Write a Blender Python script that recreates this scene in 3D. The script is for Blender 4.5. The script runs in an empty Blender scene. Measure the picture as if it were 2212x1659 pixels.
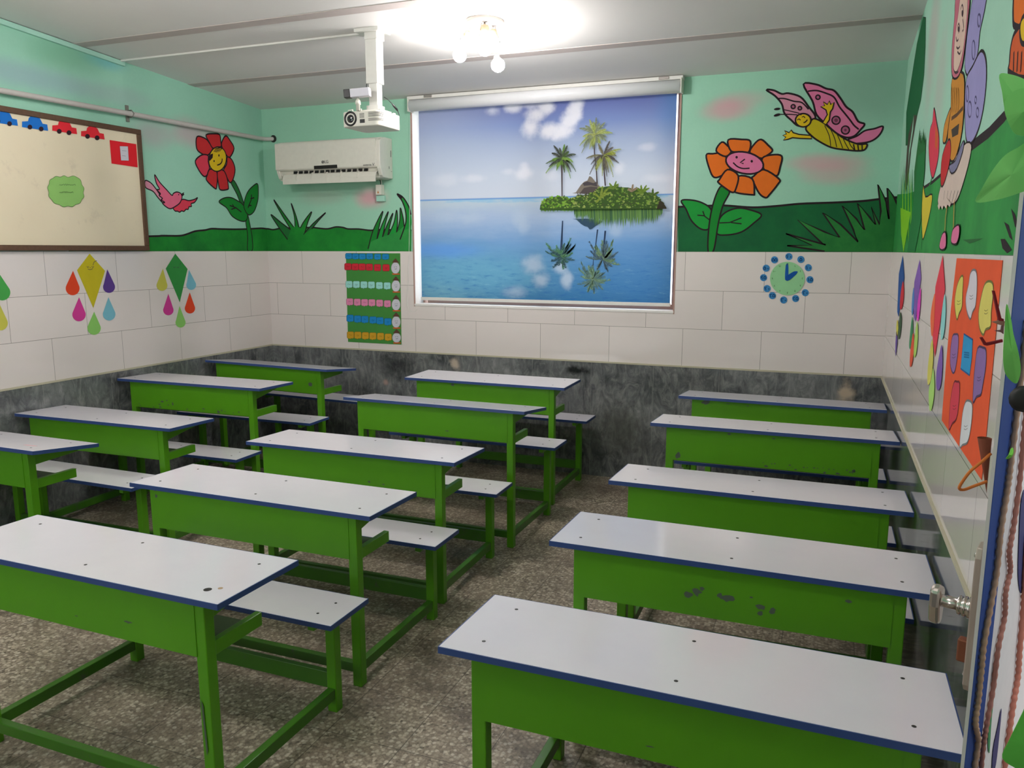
import bpy, bmesh, math, random
from mathutils import Vector, Matrix
random.seed(7)
S = bpy.context.scene
C = S.collection

# ---------------------------------------------------------------- camera
FOC, YAW, PITCH, ROLL = 1723.578, -0.375268, 0.166272, 0.000976
CAM = Vector((4.59743, -5.82156, 1.72497))
W = 4.975            # room width: x from 0 (left wall) to W (right wall); back wall at y = 0; floor z = 0
FWD = Vector((math.sin(YAW) * math.cos(PITCH), math.cos(YAW) * math.cos(PITCH), -math.sin(PITCH)))
_r = Vector((math.cos(YAW), -math.sin(YAW), 0)); _u = _r.cross(FWD)
RGT = _r * math.cos(ROLL) + _u * math.sin(ROLL); UPV = _u * math.cos(ROLL) - _r * math.sin(ROLL)
cd = bpy.data.cameras.new('camera'); cam = bpy.data.objects.new('camera', cd); C.objects.link(cam)
cd.sensor_width = 36.0; cd.sensor_fit = 'HORIZONTAL'; cd.lens = FOC / 2212 * 36.0; cd.clip_start = 0.02
cam.matrix_world = Matrix(((RGT.x, UPV.x, -FWD.x, CAM.x), (RGT.y, UPV.y, -FWD.y, CAM.y), (RGT.z, UPV.z, -FWD.z, CAM.z), (0, 0, 0, 1)))
S.camera = cam
# ---------------------------------------------------------------- light and exposure
S.view_settings.view_transform = 'Standard'; S.view_settings.look = 'None'
S.view_settings.gamma = 1.0; S.view_settings.use_curve_mapping = False
S.view_settings.exposure = 0.05
wd = bpy.data.worlds.new('daylight'); S.world = wd; wd.use_nodes = True
bg = wd.node_tree.nodes['Background']; bg.inputs[0].default_value = (0.96, 0.98, 1.0, 1); bg.inputs[1].default_value = 3.0
BULB = 240.0          # radiance of the lit bulbs
CEIL0, CSL = 2.905, 0.065    # ceiling height at the back wall, rise per metre towards the front
def ceil_z(y): return CEIL0 - CSL * y

# ---------------------------------------------------------------- from a photo pixel to a point of a plane in the room
def ray(px): return FWD + RGT * ((px[0] - 1106) / FOC) - UPV * ((px[1] - 829.5) / FOC)
def on_y(px, y): d = ray(px); return CAM + d * ((y - CAM.y) / d.y)
def on_x(px, x): d = ray(px); return CAM + d * ((x - CAM.x) / d.x)
def on_z(px, z): d = ray(px); return CAM + d * ((z - CAM.z) / d.z)
def on_plane(px, p0, n): d = ray(px); return CAM + d * ((p0 - CAM).dot(n) / d.dot(n))
def zoom(ox, oy, s): return lambda pts: [(ox + a / s, oy + b / s) for a, b in pts]

class Frame:
    """A flat surface with 2-D coordinates (a, b) in metres; n points into the room."""
    def __init__(s, o, ua, ub, n): s.o, s.ua, s.ub, s.n = Vector(o), Vector(ua), Vector(ub), Vector(n)
    def p(s, ab, off=0.0): return s.o + s.ua * ab[0] + s.ub * ab[1] + s.n * off
    def px(s, q): v = on_plane(q, s.o, s.n) - s.o; return (v.dot(s.ua), v.dot(s.ub))
BACK = Frame((0, 0, 0), (1, 0, 0), (0, 0, 1), (0, -1, 0))
LEFT = Frame((0, 0, 0), (0, -1, 0), (0, 0, 1), (1, 0, 0))
RIGHT = Frame((W, 0, 0), (0, -1, 0), (0, 0, 1), (-1, 0, 0))

# ---------------------------------------------------------------- materials
def lin(c): return tuple(((x / 255) / 12.92 if x / 255 <= 0.04045 else ((x / 255 + 0.055) / 1.055) ** 2.4) for x in c)
class NT:
    def __init__(s, name):
        s.m = bpy.data.materials.new(name); s.m.use_nodes = True
        s.t = s.m.node_tree; s.b = s.t.nodes['Principled BSDF']; s.out = s.t.nodes['Material Output']
    def n(s, typ, **kw):
        x = s.t.nodes.new(typ)
        for k, v in kw.items():
            if hasattr(x, k) and not k.startswith('i_'): setattr(x, k, v)
        return x
    def l(s, a, b): s.t.links.new(a, b)
    def val(s, sock, v):
        if hasattr(v, 'links'): s.l(v, sock)
        else: sock.default_value = v
    def math(s, op, a, b=0.0, c=None, clamp=False):
        x = s.n('ShaderNodeMath', operation=op); x.use_clamp = clamp
        s.val(x.inputs[0], a); s.val(x.inputs[1], b)
        if c is not None: s.val(x.inputs[2], c)
        return x.outputs[0]
    def vmath(s, op, a, b=None):
        x = s.n('ShaderNodeVectorMath', operation=op); s.val(x.inputs[0], a)
        if b is not None: s.val(x.inputs[1], b)
        return x.outputs[0] if op not in ('LENGTH', 'DISTANCE', 'DOT_PRODUCT') else x.outputs['Value']
    def mix(s, f, a, b, mode='MIX'):
        x = s.n('ShaderNodeMix', data_type='RGBA', blend_type=mode)
        s.val(x.inputs[0], f); s.val(x.inputs[6], a if hasattr(a, 'links') else (*a, 1)); s.val(x.inputs[7], b if hasattr(b, 'links') else (*b, 1))
        return x.outputs[2]
    def noise(s, vec, scale, detail=3, rough=0.5, dist=0.0):
        x = s.n('ShaderNodeTexNoise'); x.inputs['Scale'].default_value = scale; x.inputs['Detail'].default_value = detail
        x.inputs['Roughness'].default_value = rough; x.inputs['Distortion'].default_value = dist
        if vec is not None: s.l(vec, x.inputs['Vector'])
        return x.outputs['Fac']
    def ramp(s, f, stops, interp='LINEAR'):
        x = s.n('ShaderNodeValToRGB'); x.color_ramp.interpolation = interp
        e = x.color_ramp.elements
        while len(e) < len(stops): e.new(0.5)
        for el, (p, c) in zip(e, stops): el.position = p; el.color = (*c, 1) if len(c) == 3 else c
        s.val(x.inputs[0], f); return x.outputs[0]
    def smooth(s, v, a, b):
        x = s.n('ShaderNodeMapRange', interpolation_type='SMOOTHSTEP'); s.val(x.inputs[0], v)
        x.inputs[1].default_value = a; x.inputs[2].default_value = b; return x.outputs[0]
    def uv(s): return s.n('ShaderNodeTexCoord').outputs['UV']
    def obj(s): return s.n('ShaderNodeTexCoord').outputs['Object']
    def geo(s): return s.n('ShaderNodeNewGeometry').outputs['Position']
    def bump(s, h, strength=0.3, dist=0.01):
        x = s.n('ShaderNodeBump'); x.inputs['Strength'].default_value = strength; x.inputs['Distance'].default_value = dist
        s.l(h, x.inputs['Height']); s.l(x.outputs[0], s.b.inputs['Normal'])
    def set(s, color=None, rough=None, spec=None, metal=None):
        if color is not None: s.val(s.b.inputs['Base Color'], color if hasattr(color, 'links') else (*color, 1))
        if rough is not None: s.val(s.b.inputs['Roughness'], rough)
        if spec is not None: s.b.inputs['Specular IOR Level'].default_value = spec
        if metal is not None: s.b.inputs['Metallic'].default_value = metal
        return s
_M = {}
def mat(name, rgb, rough=0.6, spec=0.4, metal=0.0, vary=0.06, scale=30.0):
    """A plain painted / paper / metal surface with a little mottling."""
    if name in _M: return _M[name]
    t = NT(name); c = lin(rgb)
    if vary:
        f = t.noise(t.geo(), scale, 4)
        t.set(t.mix(f, tuple(x * (1 - vary) for x in c), tuple(min(1, x * (1 + vary)) for x in c)))
    else: t.set(c)
    t.set(None, rough, spec, metal); _M[name] = t.m; return t.m
def P(rgb, rough=0.85):
    """Matt paper or wall paint of one colour."""
    return mat('paint_%02x%02x%02x' % tuple(rgb), rgb, rough, 0.25, 0, 0.07, 18)

def blobs(t, uv, base, items, nscale=3.0, namp=0.25):
    nz = t.noise(uv, nscale, 4, 0.6)
    for (u, v), (ru, rv), col, st in items:
        d = t.vmath('SUBTRACT', uv, (u, v, 0)); d = t.vmath('MULTIPLY', d, (1 / ru, 1 / rv, 0))
        L = t.math('ADD', t.vmath('LENGTH', d), t.math('MULTIPLY', t.math('SUBTRACT', nz, 0.5), namp * 2))
        f = t.math('MULTIPLY', t.smooth(L, 1.0, 0.15), st)
        base = t.mix(f, base, lin(col))
    return base

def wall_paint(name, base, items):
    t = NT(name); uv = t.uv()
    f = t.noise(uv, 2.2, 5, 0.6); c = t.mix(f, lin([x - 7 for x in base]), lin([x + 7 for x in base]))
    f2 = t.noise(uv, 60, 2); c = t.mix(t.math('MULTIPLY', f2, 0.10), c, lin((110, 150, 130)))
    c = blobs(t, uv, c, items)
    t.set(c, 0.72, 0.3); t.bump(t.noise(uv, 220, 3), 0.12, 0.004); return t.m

def tile_mat(name, shift):
    t = NT(name); uv = t.uv()
    mp = t.n('ShaderNodeMapping'); mp.inputs['Location'].default_value = (-shift, -0.89, 0); t.l(uv, mp.inputs[0])
    br = t.n('ShaderNodeTexBrick'); t.l(mp.outputs[0], br.inputs['Vector'])
    br.inputs['Scale'].default_value = 1; br.inputs['Brick Width'].default_value = 0.546; br.inputs['Row Height'].default_value = 0.2749
    br.inputs['Mortar Size'].default_value = 0.0016; br.inputs['Mortar Smooth'].default_value = 0.25; br.inputs['Bias'].default_value = 0
    br.inputs['Color1'].default_value = (*lin((230, 221, 217)), 1); br.inputs['Color2'].default_value = (*lin((235, 226, 222)), 1)
    br.inputs['Mortar'].default_value = (*lin((135, 130, 122)), 1)
    f = t.noise(uv, 3.0, 5, 0.6); c = t.mix(t.math('MULTIPLY', f, 0.25), br.outputs[0], lin((206, 200, 194)))
    t.set(c, 0.085, 0.5); t.bump(t.noise(uv, 6, 2), 0.012, 0.01); return t.m

def marble_mat(name, shift, width, patches=()):
    t = NT(name); uv = t.uv()
    f = t.noise(uv, 3.2, 8, 0.62, 0.6)
    c = t.ramp(f, [(0.28, lin((62, 65, 67))), (0.46, lin((108, 111, 112))), (0.62, lin((142, 144, 144))), (0.8, lin((168, 168, 166)))])
    st = t.n('ShaderNodeMapping'); st.inputs['Scale'].default_value = (7, 1.6, 1); st.inputs['Rotation'].default_value = (0, 0, 0.5); t.l(uv, st.inputs[0])
    w = t.noise(st.outputs[0], 1.5, 9, 0.72, 1.2); s2 = t.n('ShaderNodeMapping'); s2.inputs['Scale'].default_value = (4.2, 2.0, 1); s2.inputs['Rotation'].default_value = (0, 0, 0.65); t.l(uv, s2.inputs[0])
    w2 = t.noise(s2.outputs[0], 3.0, 9, 0.72, 1.6)
    c = t.mix(0.45, c, t.ramp(w2, [(0.36, lin((48, 50, 52))), (0.5, lin((106, 109, 110))), (0.62, lin((156, 156, 153)))]))
    c = t.mix(t.math('MULTIPLY', t.smooth(w, 0.52, 0.70), 0.6), c, lin((48, 51, 55)))
    v = t.noise(st.outputs[0], 3.5, 8, 0.75, 1.4)
    line = t.smooth(t.math('ABSOLUTE', t.math('SUBTRACT', v, 0.5)), 0.012, 0.0)
    gate = t.smooth(t.noise(uv, 1.7, 2), 0.55, 0.7)
    c = t.mix(t.math('MULTIPLY', t.math('MULTIPLY', line, gate), 0.7), c, lin((186, 180, 172)))
    sp = t.smooth(t.noise(uv, 26, 3, 0.7), 0.70, 0.78)
    c = t.mix(t.math('MULTIPLY', sp, 0.5), c, lin((178, 172, 166)))
    c = blobs(t, uv, c, patches, 14.0, 0.7)
    mp = t.n('ShaderNodeMapping'); mp.inputs['Location'].default_value = (-shift, 0, 0); t.l(uv, mp.inputs[0])
    br = t.n('ShaderNodeTexBrick'); t.l(mp.outputs[0], br.inputs['Vector']); br.offset = 0
    br.inputs['Scale'].default_value = 1; br.inputs['Brick Width'].default_value = width; br.inputs['Row Height'].default_value = 3.0
    br.inputs['Mortar Size'].default_value = 0.0022; br.inputs['Mortar Smooth'].default_value = 0.3
    br.inputs['Color1'].default_value = (0.9, 0.9, 0.9, 1); br.inputs['Color2'].default_value = (1, 1, 1, 1); br.inputs['Mortar'].default_value = (1, 1, 1, 1)
    c = t.mix(1.0, c, br.outputs[0], 'MULTIPLY')
    c = t.mix(t.math('MULTIPLY', br.outputs['Fac'], 0.45), c, lin((150, 150, 146)))
    t.set(c, 0.09, 0.5); return t.m

def floor_mat():
    t = NT('terrazzo_floor'); g = t.geo()
    def vor(scale):
        v = t.n('ShaderNodeTexVoronoi'); v.inputs['Scale'].default_value = scale; t.l(g, v.inputs['Vector']); return v
    v1 = vor(68); v2 = vor(160)
    grey1 = t.n('ShaderNodeSeparateColor'); t.l(v1.outputs['Color'], grey1.inputs[0])
    c = t.ramp(grey1.outputs[0], [(0.0, lin((84, 74, 64))), (0.25, lin((146, 132, 114))), (0.5, lin((184, 169, 148))), (0.75, lin((208, 195, 174))), (1.0, lin((228, 218, 200)))])
    c = t.mix(t.smooth(v1.outputs['Distance'], 0.35, 0.75), c, lin((140, 127, 110)))
    g2 = t.n('ShaderNodeSeparateColor'); t.l(v2.outputs['Color'], g2.inputs[0])
    c = t.mix(0.35, c, t.ramp(g2.outputs[1], [(0.0, lin((70, 60, 50))), (1.0, lin((182, 168, 148)))]))
    d = t.noise(g, 2.0, 6, 0.65, 0.4); c = t.mix(t.math('MULTIPLY', t.smooth(d, 0.46, 0.72), 0.72), c, lin((66, 55, 45)))
    d2 = t.noise(g, 11, 5, 0.7); c = t.mix(t.math('MULTIPLY', t.smooth(d2, 0.55, 0.78), 0.5), c, lin((72, 61, 51)))
    br = t.n('ShaderNodeTexBrick'); br.offset = 0; t.l(g, br.inputs['Vector'])
    br.inputs['Scale'].default_value = 1; br.inputs['Brick Width'].default_value = 0.3; br.inputs['Row Height'].default_value = 0.3
    br.inputs['Mortar Size'].default_value = 0.002; br.inputs['Mortar Smooth'].default_value = 0.4
    c = t.mix(t.math('MULTIPLY', br.outputs['Fac'], 0.7), c, lin((50, 42, 36)))
    t.set(c, 0.42, 0.4); t.bump(t.noise(g, 60, 3), 0.08, 0.004); return t.m

def ceiling_mat():
    t = NT('ceiling_panel'); g = t.geo()
    f = t.noise(g, 1.3, 5, 0.6); c = t.mix(f, lin((222, 220, 217)), lin((234, 232, 229)))
    t.set(c, 0.75, 0.3); t.bump(t.noise(g, 120, 2), 0.03, 0.003); return t.m

def green_mat():
    t = NT('green_enamel'); g = t.geo()
    f = t.noise(g, 5, 5, 0.6); c = t.mix(f, lin((79, 146, 16)), lin((90, 160, 21)))
    w = t.smooth(t.noise(g, 38, 6, 0.75), 0.72, 0.76); c = t.mix(t.math('MULTIPLY', w, 0.75), c, lin((40, 62, 30)))
    t.set(c, 0.38, 0.45); t.bump(t.noise(g, 90, 3), 0.06, 0.004); return t.m
def top_mat():
    t = NT('white_laminate'); g = t.geo()
    f = t.noise(g, 9, 5, 0.6); c = t.mix(f, lin((226, 221, 230)), lin((233, 229, 236)))
    sc = t.smooth(t.noise(g, 45, 5, 0.8), 0.735, 0.76); c = t.mix(t.math('MULTIPLY', sc, 0.25), c, lin((170, 168, 168)))
    t.set(c, 0.13, 0.5); return t.m
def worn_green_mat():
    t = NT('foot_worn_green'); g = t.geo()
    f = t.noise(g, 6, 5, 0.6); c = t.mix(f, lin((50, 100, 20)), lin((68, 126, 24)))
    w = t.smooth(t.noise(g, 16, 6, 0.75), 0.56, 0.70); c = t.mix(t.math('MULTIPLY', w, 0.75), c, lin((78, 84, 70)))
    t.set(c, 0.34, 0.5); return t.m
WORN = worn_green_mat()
GREEN = green_mat(); TOP = top_mat(); CHIP = mat('bare_grey_metal', (84, 98, 84), 0.5)
BLUE = mat('blue_edge_band', (50, 74, 130), 0.4); SCREW = mat('dark_screw', (60, 58, 58), 0.4, 0.5, 0.6)
SHELF = mat('dark_green_sheet', (48, 78, 24), 0.55); WHITE = mat('white_plastic', (226, 224, 218), 0.35)
CREAMP = mat('cream_plastic', (222, 219, 208), 0.38); DARK = mat('black_plastic', (26, 24, 26), 0.35)
STEEL = mat('polished_steel', (206, 196, 190), 0.24, 0.5, 1.0); INK = P((40, 28, 34)); PENCIL = P((70, 70, 74))

# ---------------------------------------------------------------- mesh helpers
def link(name, me, parent=None, loc=None):
    o = bpy.data.objects.new(name, me); C.objects.link(o)
    if parent is not None: o.parent = parent
    if loc is not None: o.location = loc
    return o
def empty(name, loc, rz=0.0):
    o = bpy.data.objects.new(name, None); C.objects.link(o); o.location = loc; o.rotation_euler = (0, 0, rz); o.empty_display_size = 0.1
    return o
def tag(o, label, cat, group=None):
    o['label'] = label; o['category'] = cat
    if group: o['group'] = group
    return o
def struct(o, label=None):
    o['kind'] = 'structure'
    if label: o['label'] = label
    return o
def bpy_update(): bpy.context.view_layer.update()

class MB:
    def __init__(s): s.bm = bmesh.new(); s.mats = []
    def mi(s, m):
        if m not in s.mats: s.mats.append(m)
        return s.mats.index(m)
    def face(s, pts, m):
        vs = [s.bm.verts.new(p) for p in pts]
        try: f = s.bm.faces.new(vs)
        except ValueError: return None
        f.material_index = s.mi(m); return f
    def hexa(s, p, m):
        """p: eight corners, bottom ring then top ring."""
        v = [s.bm.verts.new(q) for q in p]; k = s.mi(m)
        for a in ((3, 2, 1, 0), (4, 5, 6, 7), (0, 1, 5, 4), (1, 2, 6, 5), (2, 3, 7, 6), (3, 0, 4, 7)):
            s.bm.faces.new([v[i] for i in a]).material_index = k
    def box(s, a, b, m):
        (x0, y0, z0), (x1, y1, z1) = a, b
        s.hexa([(x0, y0, z0), (x1, y0, z0), (x1, y1, z0), (x0, y1, z0), (x0, y0, z1), (x1, y0, z1), (x1, y1, z1), (x0, y1, z1)], m)
    def prism(s, poly, off, m, m_side=None):
        """Extrude a planar loop of points by the vector off."""
        off = Vector(off); k = s.mi(m); ks = s.mi(m_side) if m_side else k
        a = [s.bm.verts.new(Vector(p)) for p in poly]; b = [s.bm.verts.new(Vector(p) + off) for p in poly]
        s.bm.faces.new(a[::-1]).material_index = k; s.bm.faces.new(b).material_index = k
        for i in range(len(a)):
            j = (i + 1) % len(a); s.bm.faces.new((a[i], a[j], b[j], b[i])).material_index = ks
    def tube(s, pts, r, m, n=8, cap=True):
        pts = [Vector(p) for p in pts]; k = s.mi(m); rings = []
        ref = None
        for i, p in enumerate(pts):
            d = (pts[min(i + 1, len(pts) - 1)] - pts[max(i - 1, 0)]).normalized()
            if ref is None: ref = d.orthogonal().normalized()
            ref = (ref - d * ref.dot(d)).normalized(); q = d.cross(ref)
            rr = r[i] if isinstance(r, (list, tuple)) else r
            rings.append([s.bm.verts.new(p + ref * math.cos(2 * math.pi * j / n) * rr + q * math.sin(2 * math.pi * j / n) * rr) for j in range(n)])
        for a, b in zip(rings, rings[1:]):
            for j in range(n):
                f = s.bm.faces.new((a[j], a[(j + 1) % n], b[(j + 1) % n], b[j])); f.material_index = k; f.smooth = True
        if cap:
            s.bm.faces.new(rings[0][::-1]).material_index = k; s.bm.faces.new(rings[-1]).material_index = k
    def lathe(s, base, axis, prof, m, n=24, cap=True):
        """prof: list of (distance along axis, radius)."""
        axis = Vector(axis).normalized(); base = Vector(base); u = axis.orthogonal().normalized(); v = axis.cross(u); k = s.mi(m); rings = []
        for h, r in prof:
            rings.append([s.bm.verts.new(base + axis * h + u * math.cos(2 * math.pi * j / n) * max(r, 1e-5) + v * math.sin(2 * math.pi * j / n) * max(r, 1e-5)) for j in range(n)])
        for a, b in zip(rings, rings[1:]):
            for j in range(n):
                f = s.bm.faces.new((a[j], a[(j + 1) % n], b[(j + 1) % n], b[j])); f.material_index = k; f.smooth = True
        if cap:
            s.bm.faces.new(rings[0][::-1]).material_index = k; s.bm.faces.new(rings[-1]).material_index = k
    def build(s, name, parent=None, origin=None, bevel=0.0, seg=2, world=False, recalc=True):
        """origin: shift so the object sits there. world: points are world points although the parent has a place of its own."""
        if recalc: bmesh.ops.recalc_face_normals(s.bm, faces=s.bm.faces)
        inv = Vector((0, 0, 0))
        me = bpy.data.meshes.new(name)
        if origin is not None:
            for v in s.bm.verts: v.co -= Vector(origin)
        if world and parent is not None:
            o_ = parent; acc = Vector((0, 0, 0))
            while o_ is not None: acc += Vector(o_.location); o_ = o_.parent
            for v in s.bm.verts: v.co -= acc
        s.bm.to_mesh(me); s.bm.free()
        for m in s.mats: me.materials.append(m)
        o = link(name, me, parent, origin)
        if bevel:
            b = o.modifiers.new('bevel', 'BEVEL'); b.width = bevel; b.segments = seg; b.limit_method = 'ANGLE'; b.angle_limit = math.radians(40)
        return o

def catmull(pts, closed=True, n=6):
    out = []; L = len(pts)
    rng = range(L) if closed else range(L - 1)
    for i in rng:
        g = (lambda k: pts[k % L]) if closed else (lambda k: pts[max(0, min(L - 1, k))])
        p0, p1, p2, p3 = g(i - 1), g(i), g(i + 1), g(i + 2)
        for j in range(n):
            t = j / n; t2, t3 = t * t, t * t * t
            out.append(tuple(0.5 * (2 * p1[c] + (p2[c] - p0[c]) * t + (2 * p0[c] - 5 * p1[c] + 4 * p2[c] - p3[c]) * t2 + (3 * p1[c] - p0[c] - 3 * p2[c] + p3[c]) * t3) for c in (0, 1)))
    if not closed: out.append(tuple(pts[-1]))
    return out

class Art:
    """Painted or printed shapes lying flat on a Frame, each layer a hair above the one before."""
    STEP = 0.00008
    def __init__(s, frame, z=Zoom if False else None, off=0.0006, conv=None): s.f = frame; s.mb = MB(); s.off = off; s.z = conv
    def ab(s, pts, raw=False):
        if raw: return list(pts)
        if s.z: pts = s.z(pts)
        return [s.f.px(p) for p in pts]
    def fill(s, pts, m, smooth=False, raw=False, n=5):
        if smooth: pts = catmull(pts, True, n)
        q = s.ab(pts, raw); s.mb.face([s.f.p(a, s.off) for a in q], m); s.off += s.STEP
    def line(s, pts, w, m, closed=False, smooth=False, raw=False, n=5):
        if smooth: pts = catmull(pts, closed, n)
        q = [Vector(a) for a in s.ab(pts, raw)]
        q = [a for i, a in enumerate(q) if i == 0 or (a - q[i - 1]).length > 1e-5]
        L = len(q)
        if L < 2: return
        lft, rgt = [], []
        for i in range(L):
            a = q[(i - 1) % L] if closed else q[max(0, i - 1)]; b = q[(i + 1) % L] if closed else q[min(L - 1, i + 1)]
            d = b - a
            if d.length < 1e-7: d = Vector((1, 0))
            d.normalize(); nn = Vector((-d.y, d.x)) * (w / 2)
            lft.append(q[i] + nn); rgt.append(q[i] - nn)
        vl = [s.mb.bm.verts.new(s.f.p(a, s.off)) for a in lft]; vr = [s.mb.bm.verts.new(s.f.p(a, s.off)) for a in rgt]; k = s.mb.mi(m)
        for i in range(L if closed else L - 1):
            j = (i + 1) % L; s.mb.bm.faces.new((vl[i], vl[j], vr[j], vr[i])).material_index = k
        s.off += s.STEP
    def shape(s, pts, m, w=0.011, ink=None, smooth=True, raw=False, n=5):
        s.fill(pts, m, smooth, raw, n); s.line(pts, w, ink or INK, True, smooth, raw, n)
    def ell(s, c, r, m, rot=0.0, w=0.0, n=22, raw=False, ink=None):
        cr, sr = math.cos(rot), math.sin(rot)
        pts = [(c[0] + r[0] * math.cos(a) * cr - r[1] * math.sin(a) * sr, c[1] + r[0] * math.cos(a) * sr + r[1] * math.sin(a) * cr) for a in [2 * math.pi * i / n for i in range(n)]]
        if m is not None: s.fill(pts, m, False, raw)
        if w: s.line(pts, w, ink or INK, True, False, raw)
    def build(s, name, parent=None, origin=None, label=None, world=True):
        o = s.mb.build(name, parent, origin, world=world and parent is not None, recalc=False)
        if label: o['label'] = label
        return o

def sheet(frame, pts, m, off=0.0015, th=0.0006, conv=None, smooth=False, n=5, raw=False):
    """A cut-out of paper or card with its own thickness, lying on a Frame: returns an MB and its centre."""
    if smooth: pts = catmull(pts, True, n)
    q = list(pts) if raw else [frame.px(p) for p in (conv(pts) if conv else pts)]
    mb = MB(); mb.prism([frame.p(a, off) for a in q], frame.n * th, m)
    c = (sum(a[0] for a in q) / len(q), sum(a[1] for a in q) / len(q))
    return mb, frame.p(c, off)

# ================================================================ the room
H1, HM = 1.7147, 0.89                       # foot of the painted part of the walls, top of the marble dado
WX0, WX1, WZ0, WZ1 = 1.447, 3.566, 1.275, 2.87     # window opening in the back wall
YF = -6.75                                  # front wall, behind the camera
def wall(name, frame, a0, a1, bands, holes, thick):
    mb = MB(); uvl = mb.bm.loops.layers.uv.new('UVMap')
    def block(x0, x1, z0, z1, m, off):
        n0 = len(mb.bm.faces)
        P_ = [frame.p((x, z), o) for z in (z0, z1) for x, o in ((x0, off), (x1, off), (x1, -thick), (x0, -thick))]
        mb.hexa(P_, m); mb.bm.faces.ensure_lookup_table()
        for f in mb.bm.faces[n0:]:
            for l in f.loops:
                d = l.vert.co - frame.o; l[uvl].uv = (d.dot(frame.ua), d.dot(frame.ub))
    for z0, z1, m, off in bands:
        xs = sorted({a0, a1, *[v for h in holes for v in h[:2]]}); zs = sorted({z0, z1, *[v for h in holes for v in h[2:] if z0 < v < z1]})
        for xa, xb in zip(xs, xs[1:]):
            for za, zb in zip(zs, zs[1:]):
                if any(h[0] <= (xa + xb) / 2 <= h[1] and h[2] <= (za + zb) / 2 <= h[3] for h in holes): continue
                block(xa, xb, za, zb, m, off)
    return struct(mb.build(name))
bk = lambda *q: [BACK.px(p) for p in q]
pk = (222, 150, 168)
def bl(frame, x, y, ru, rv, st, col=pk): return (frame.px((x, y)), (ru, rv), col, st)
paint_back = wall_paint('mint_wall_paint_back', (160, 212, 186), [
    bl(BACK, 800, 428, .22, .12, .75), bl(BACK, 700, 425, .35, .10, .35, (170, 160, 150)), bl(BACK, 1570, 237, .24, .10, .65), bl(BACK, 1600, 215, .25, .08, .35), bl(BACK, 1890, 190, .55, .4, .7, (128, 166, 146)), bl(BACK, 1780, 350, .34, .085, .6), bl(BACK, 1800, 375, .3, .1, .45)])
paint_left = wall_paint('mint_wall_paint_left', (160, 214, 190), [
    bl(LEFT, 415, 290, .36, .16, .6, (205, 160, 176)), bl(LEFT, 330, 290, .3, .16, .5, (190, 160, 175)), bl(LEFT, 60, 165, .7, .12, .45, (150, 160, 190)), bl(LEFT, 250, 205, .5, .1, .35, (165, 170, 180)),
    bl(LEFT, 225, 130, .25, .09, .6, (110, 185, 200)), bl(LEFT, 140, 120, .45, .14, .5, (110, 175, 135)), bl(LEFT, 548, 250, .25, .25, .4, (150, 190, 175))])
paint_right = wall_paint('mint_wall_paint_right', (166, 214, 190), [
    bl(RIGHT, 2015, 90, .35, .4, .5, (196, 160, 166)), bl(RIGHT, 2030, 180, .3, .35, .35, (196, 160, 166)), bl(RIGHT, 1992, 25, .22, .18, .9, (40, 130, 84))])
wall_back = wall('wall_back', BACK, -0.02, W + 0.02, [(0, HM, marble_mat('grey_marble_back', 0.10, 0.476, [
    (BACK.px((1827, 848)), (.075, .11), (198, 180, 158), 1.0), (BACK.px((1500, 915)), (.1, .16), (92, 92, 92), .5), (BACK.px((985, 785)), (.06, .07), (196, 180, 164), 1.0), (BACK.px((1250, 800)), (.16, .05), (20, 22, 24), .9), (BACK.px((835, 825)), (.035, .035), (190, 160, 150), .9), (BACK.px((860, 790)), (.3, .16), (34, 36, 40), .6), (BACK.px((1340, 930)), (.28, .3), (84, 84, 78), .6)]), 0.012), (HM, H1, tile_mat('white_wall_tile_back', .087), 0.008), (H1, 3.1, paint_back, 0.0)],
    [(WX0, WX1, WZ0, WZ1)], 0.24)
wall_left = wall('wall_left', LEFT, -0.2, 6.75, [(0, HM, marble_mat('grey_marble_left', 0.2, 0.52), 0.012), (HM, H1, tile_mat('white_wall_tile_left', .273), 0.008), (H1, 3.6, paint_left, 0.0)], [], 0.2)
DY0, DY1, DZ = -3.83, -4.62, 2.12         # doorway in the right wall
wall_right = wall('wall_right', RIGHT, -0.2, 6.75, [(0, HM, marble_mat('grey_marble_right', 0.2, 0.52), 0.012), (HM, H1, tile_mat('white_wall_tile_right', .1), 0.008), (H1, 3.6, paint_right, 0.0)],
    [(-DY0, -DY1, -0.01, DZ)], 0.15)
FRONT = Frame((0, YF, 0), (1, 0, 0), (0, 0, 1), (0, 1, 0))
wall_front = wall('wall_front', FRONT, -0.2, W + 0.2, [(0, HM, bpy.data.materials['grey_marble_left'], 0.012), (HM, H1, bpy.data.materials['white_wall_tile_left'], 0.008), (H1, 3.6, paint_left, 0.0)], [(0.45, 2.35, 0.95, 2.75)], 0.15)  # opening added behind the camera so daylight fills the room from the front
mb = MB(); mb.box((-0.2, YF - 0.15, -0.12), (W + 1.7, 0.24, 0), floor_mat()); floor = struct(mb.build('floor'))
mb = MB(); cm = ceiling_mat()
mb.hexa([(-0.2, YF - .15, ceil_z(YF - .15)), (W + .2, YF - .15, ceil_z(YF - .15)), (W + .2, .24, ceil_z(.24)), (-0.2, .24, ceil_z(.24)),
         (-0.2, YF - .15, ceil_z(YF - .15) + .1), (W + .2, YF - .15, ceil_z(YF - .15) + .1), (W + .2, .24, ceil_z(.24) + .1), (-0.2, .24, ceil_z(.24) + .1)], cm)
ceiling = struct(mb.build('ceiling'))
STRIPM = mat('grey_joint_strip', (188, 178, 174), 0.8)
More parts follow.
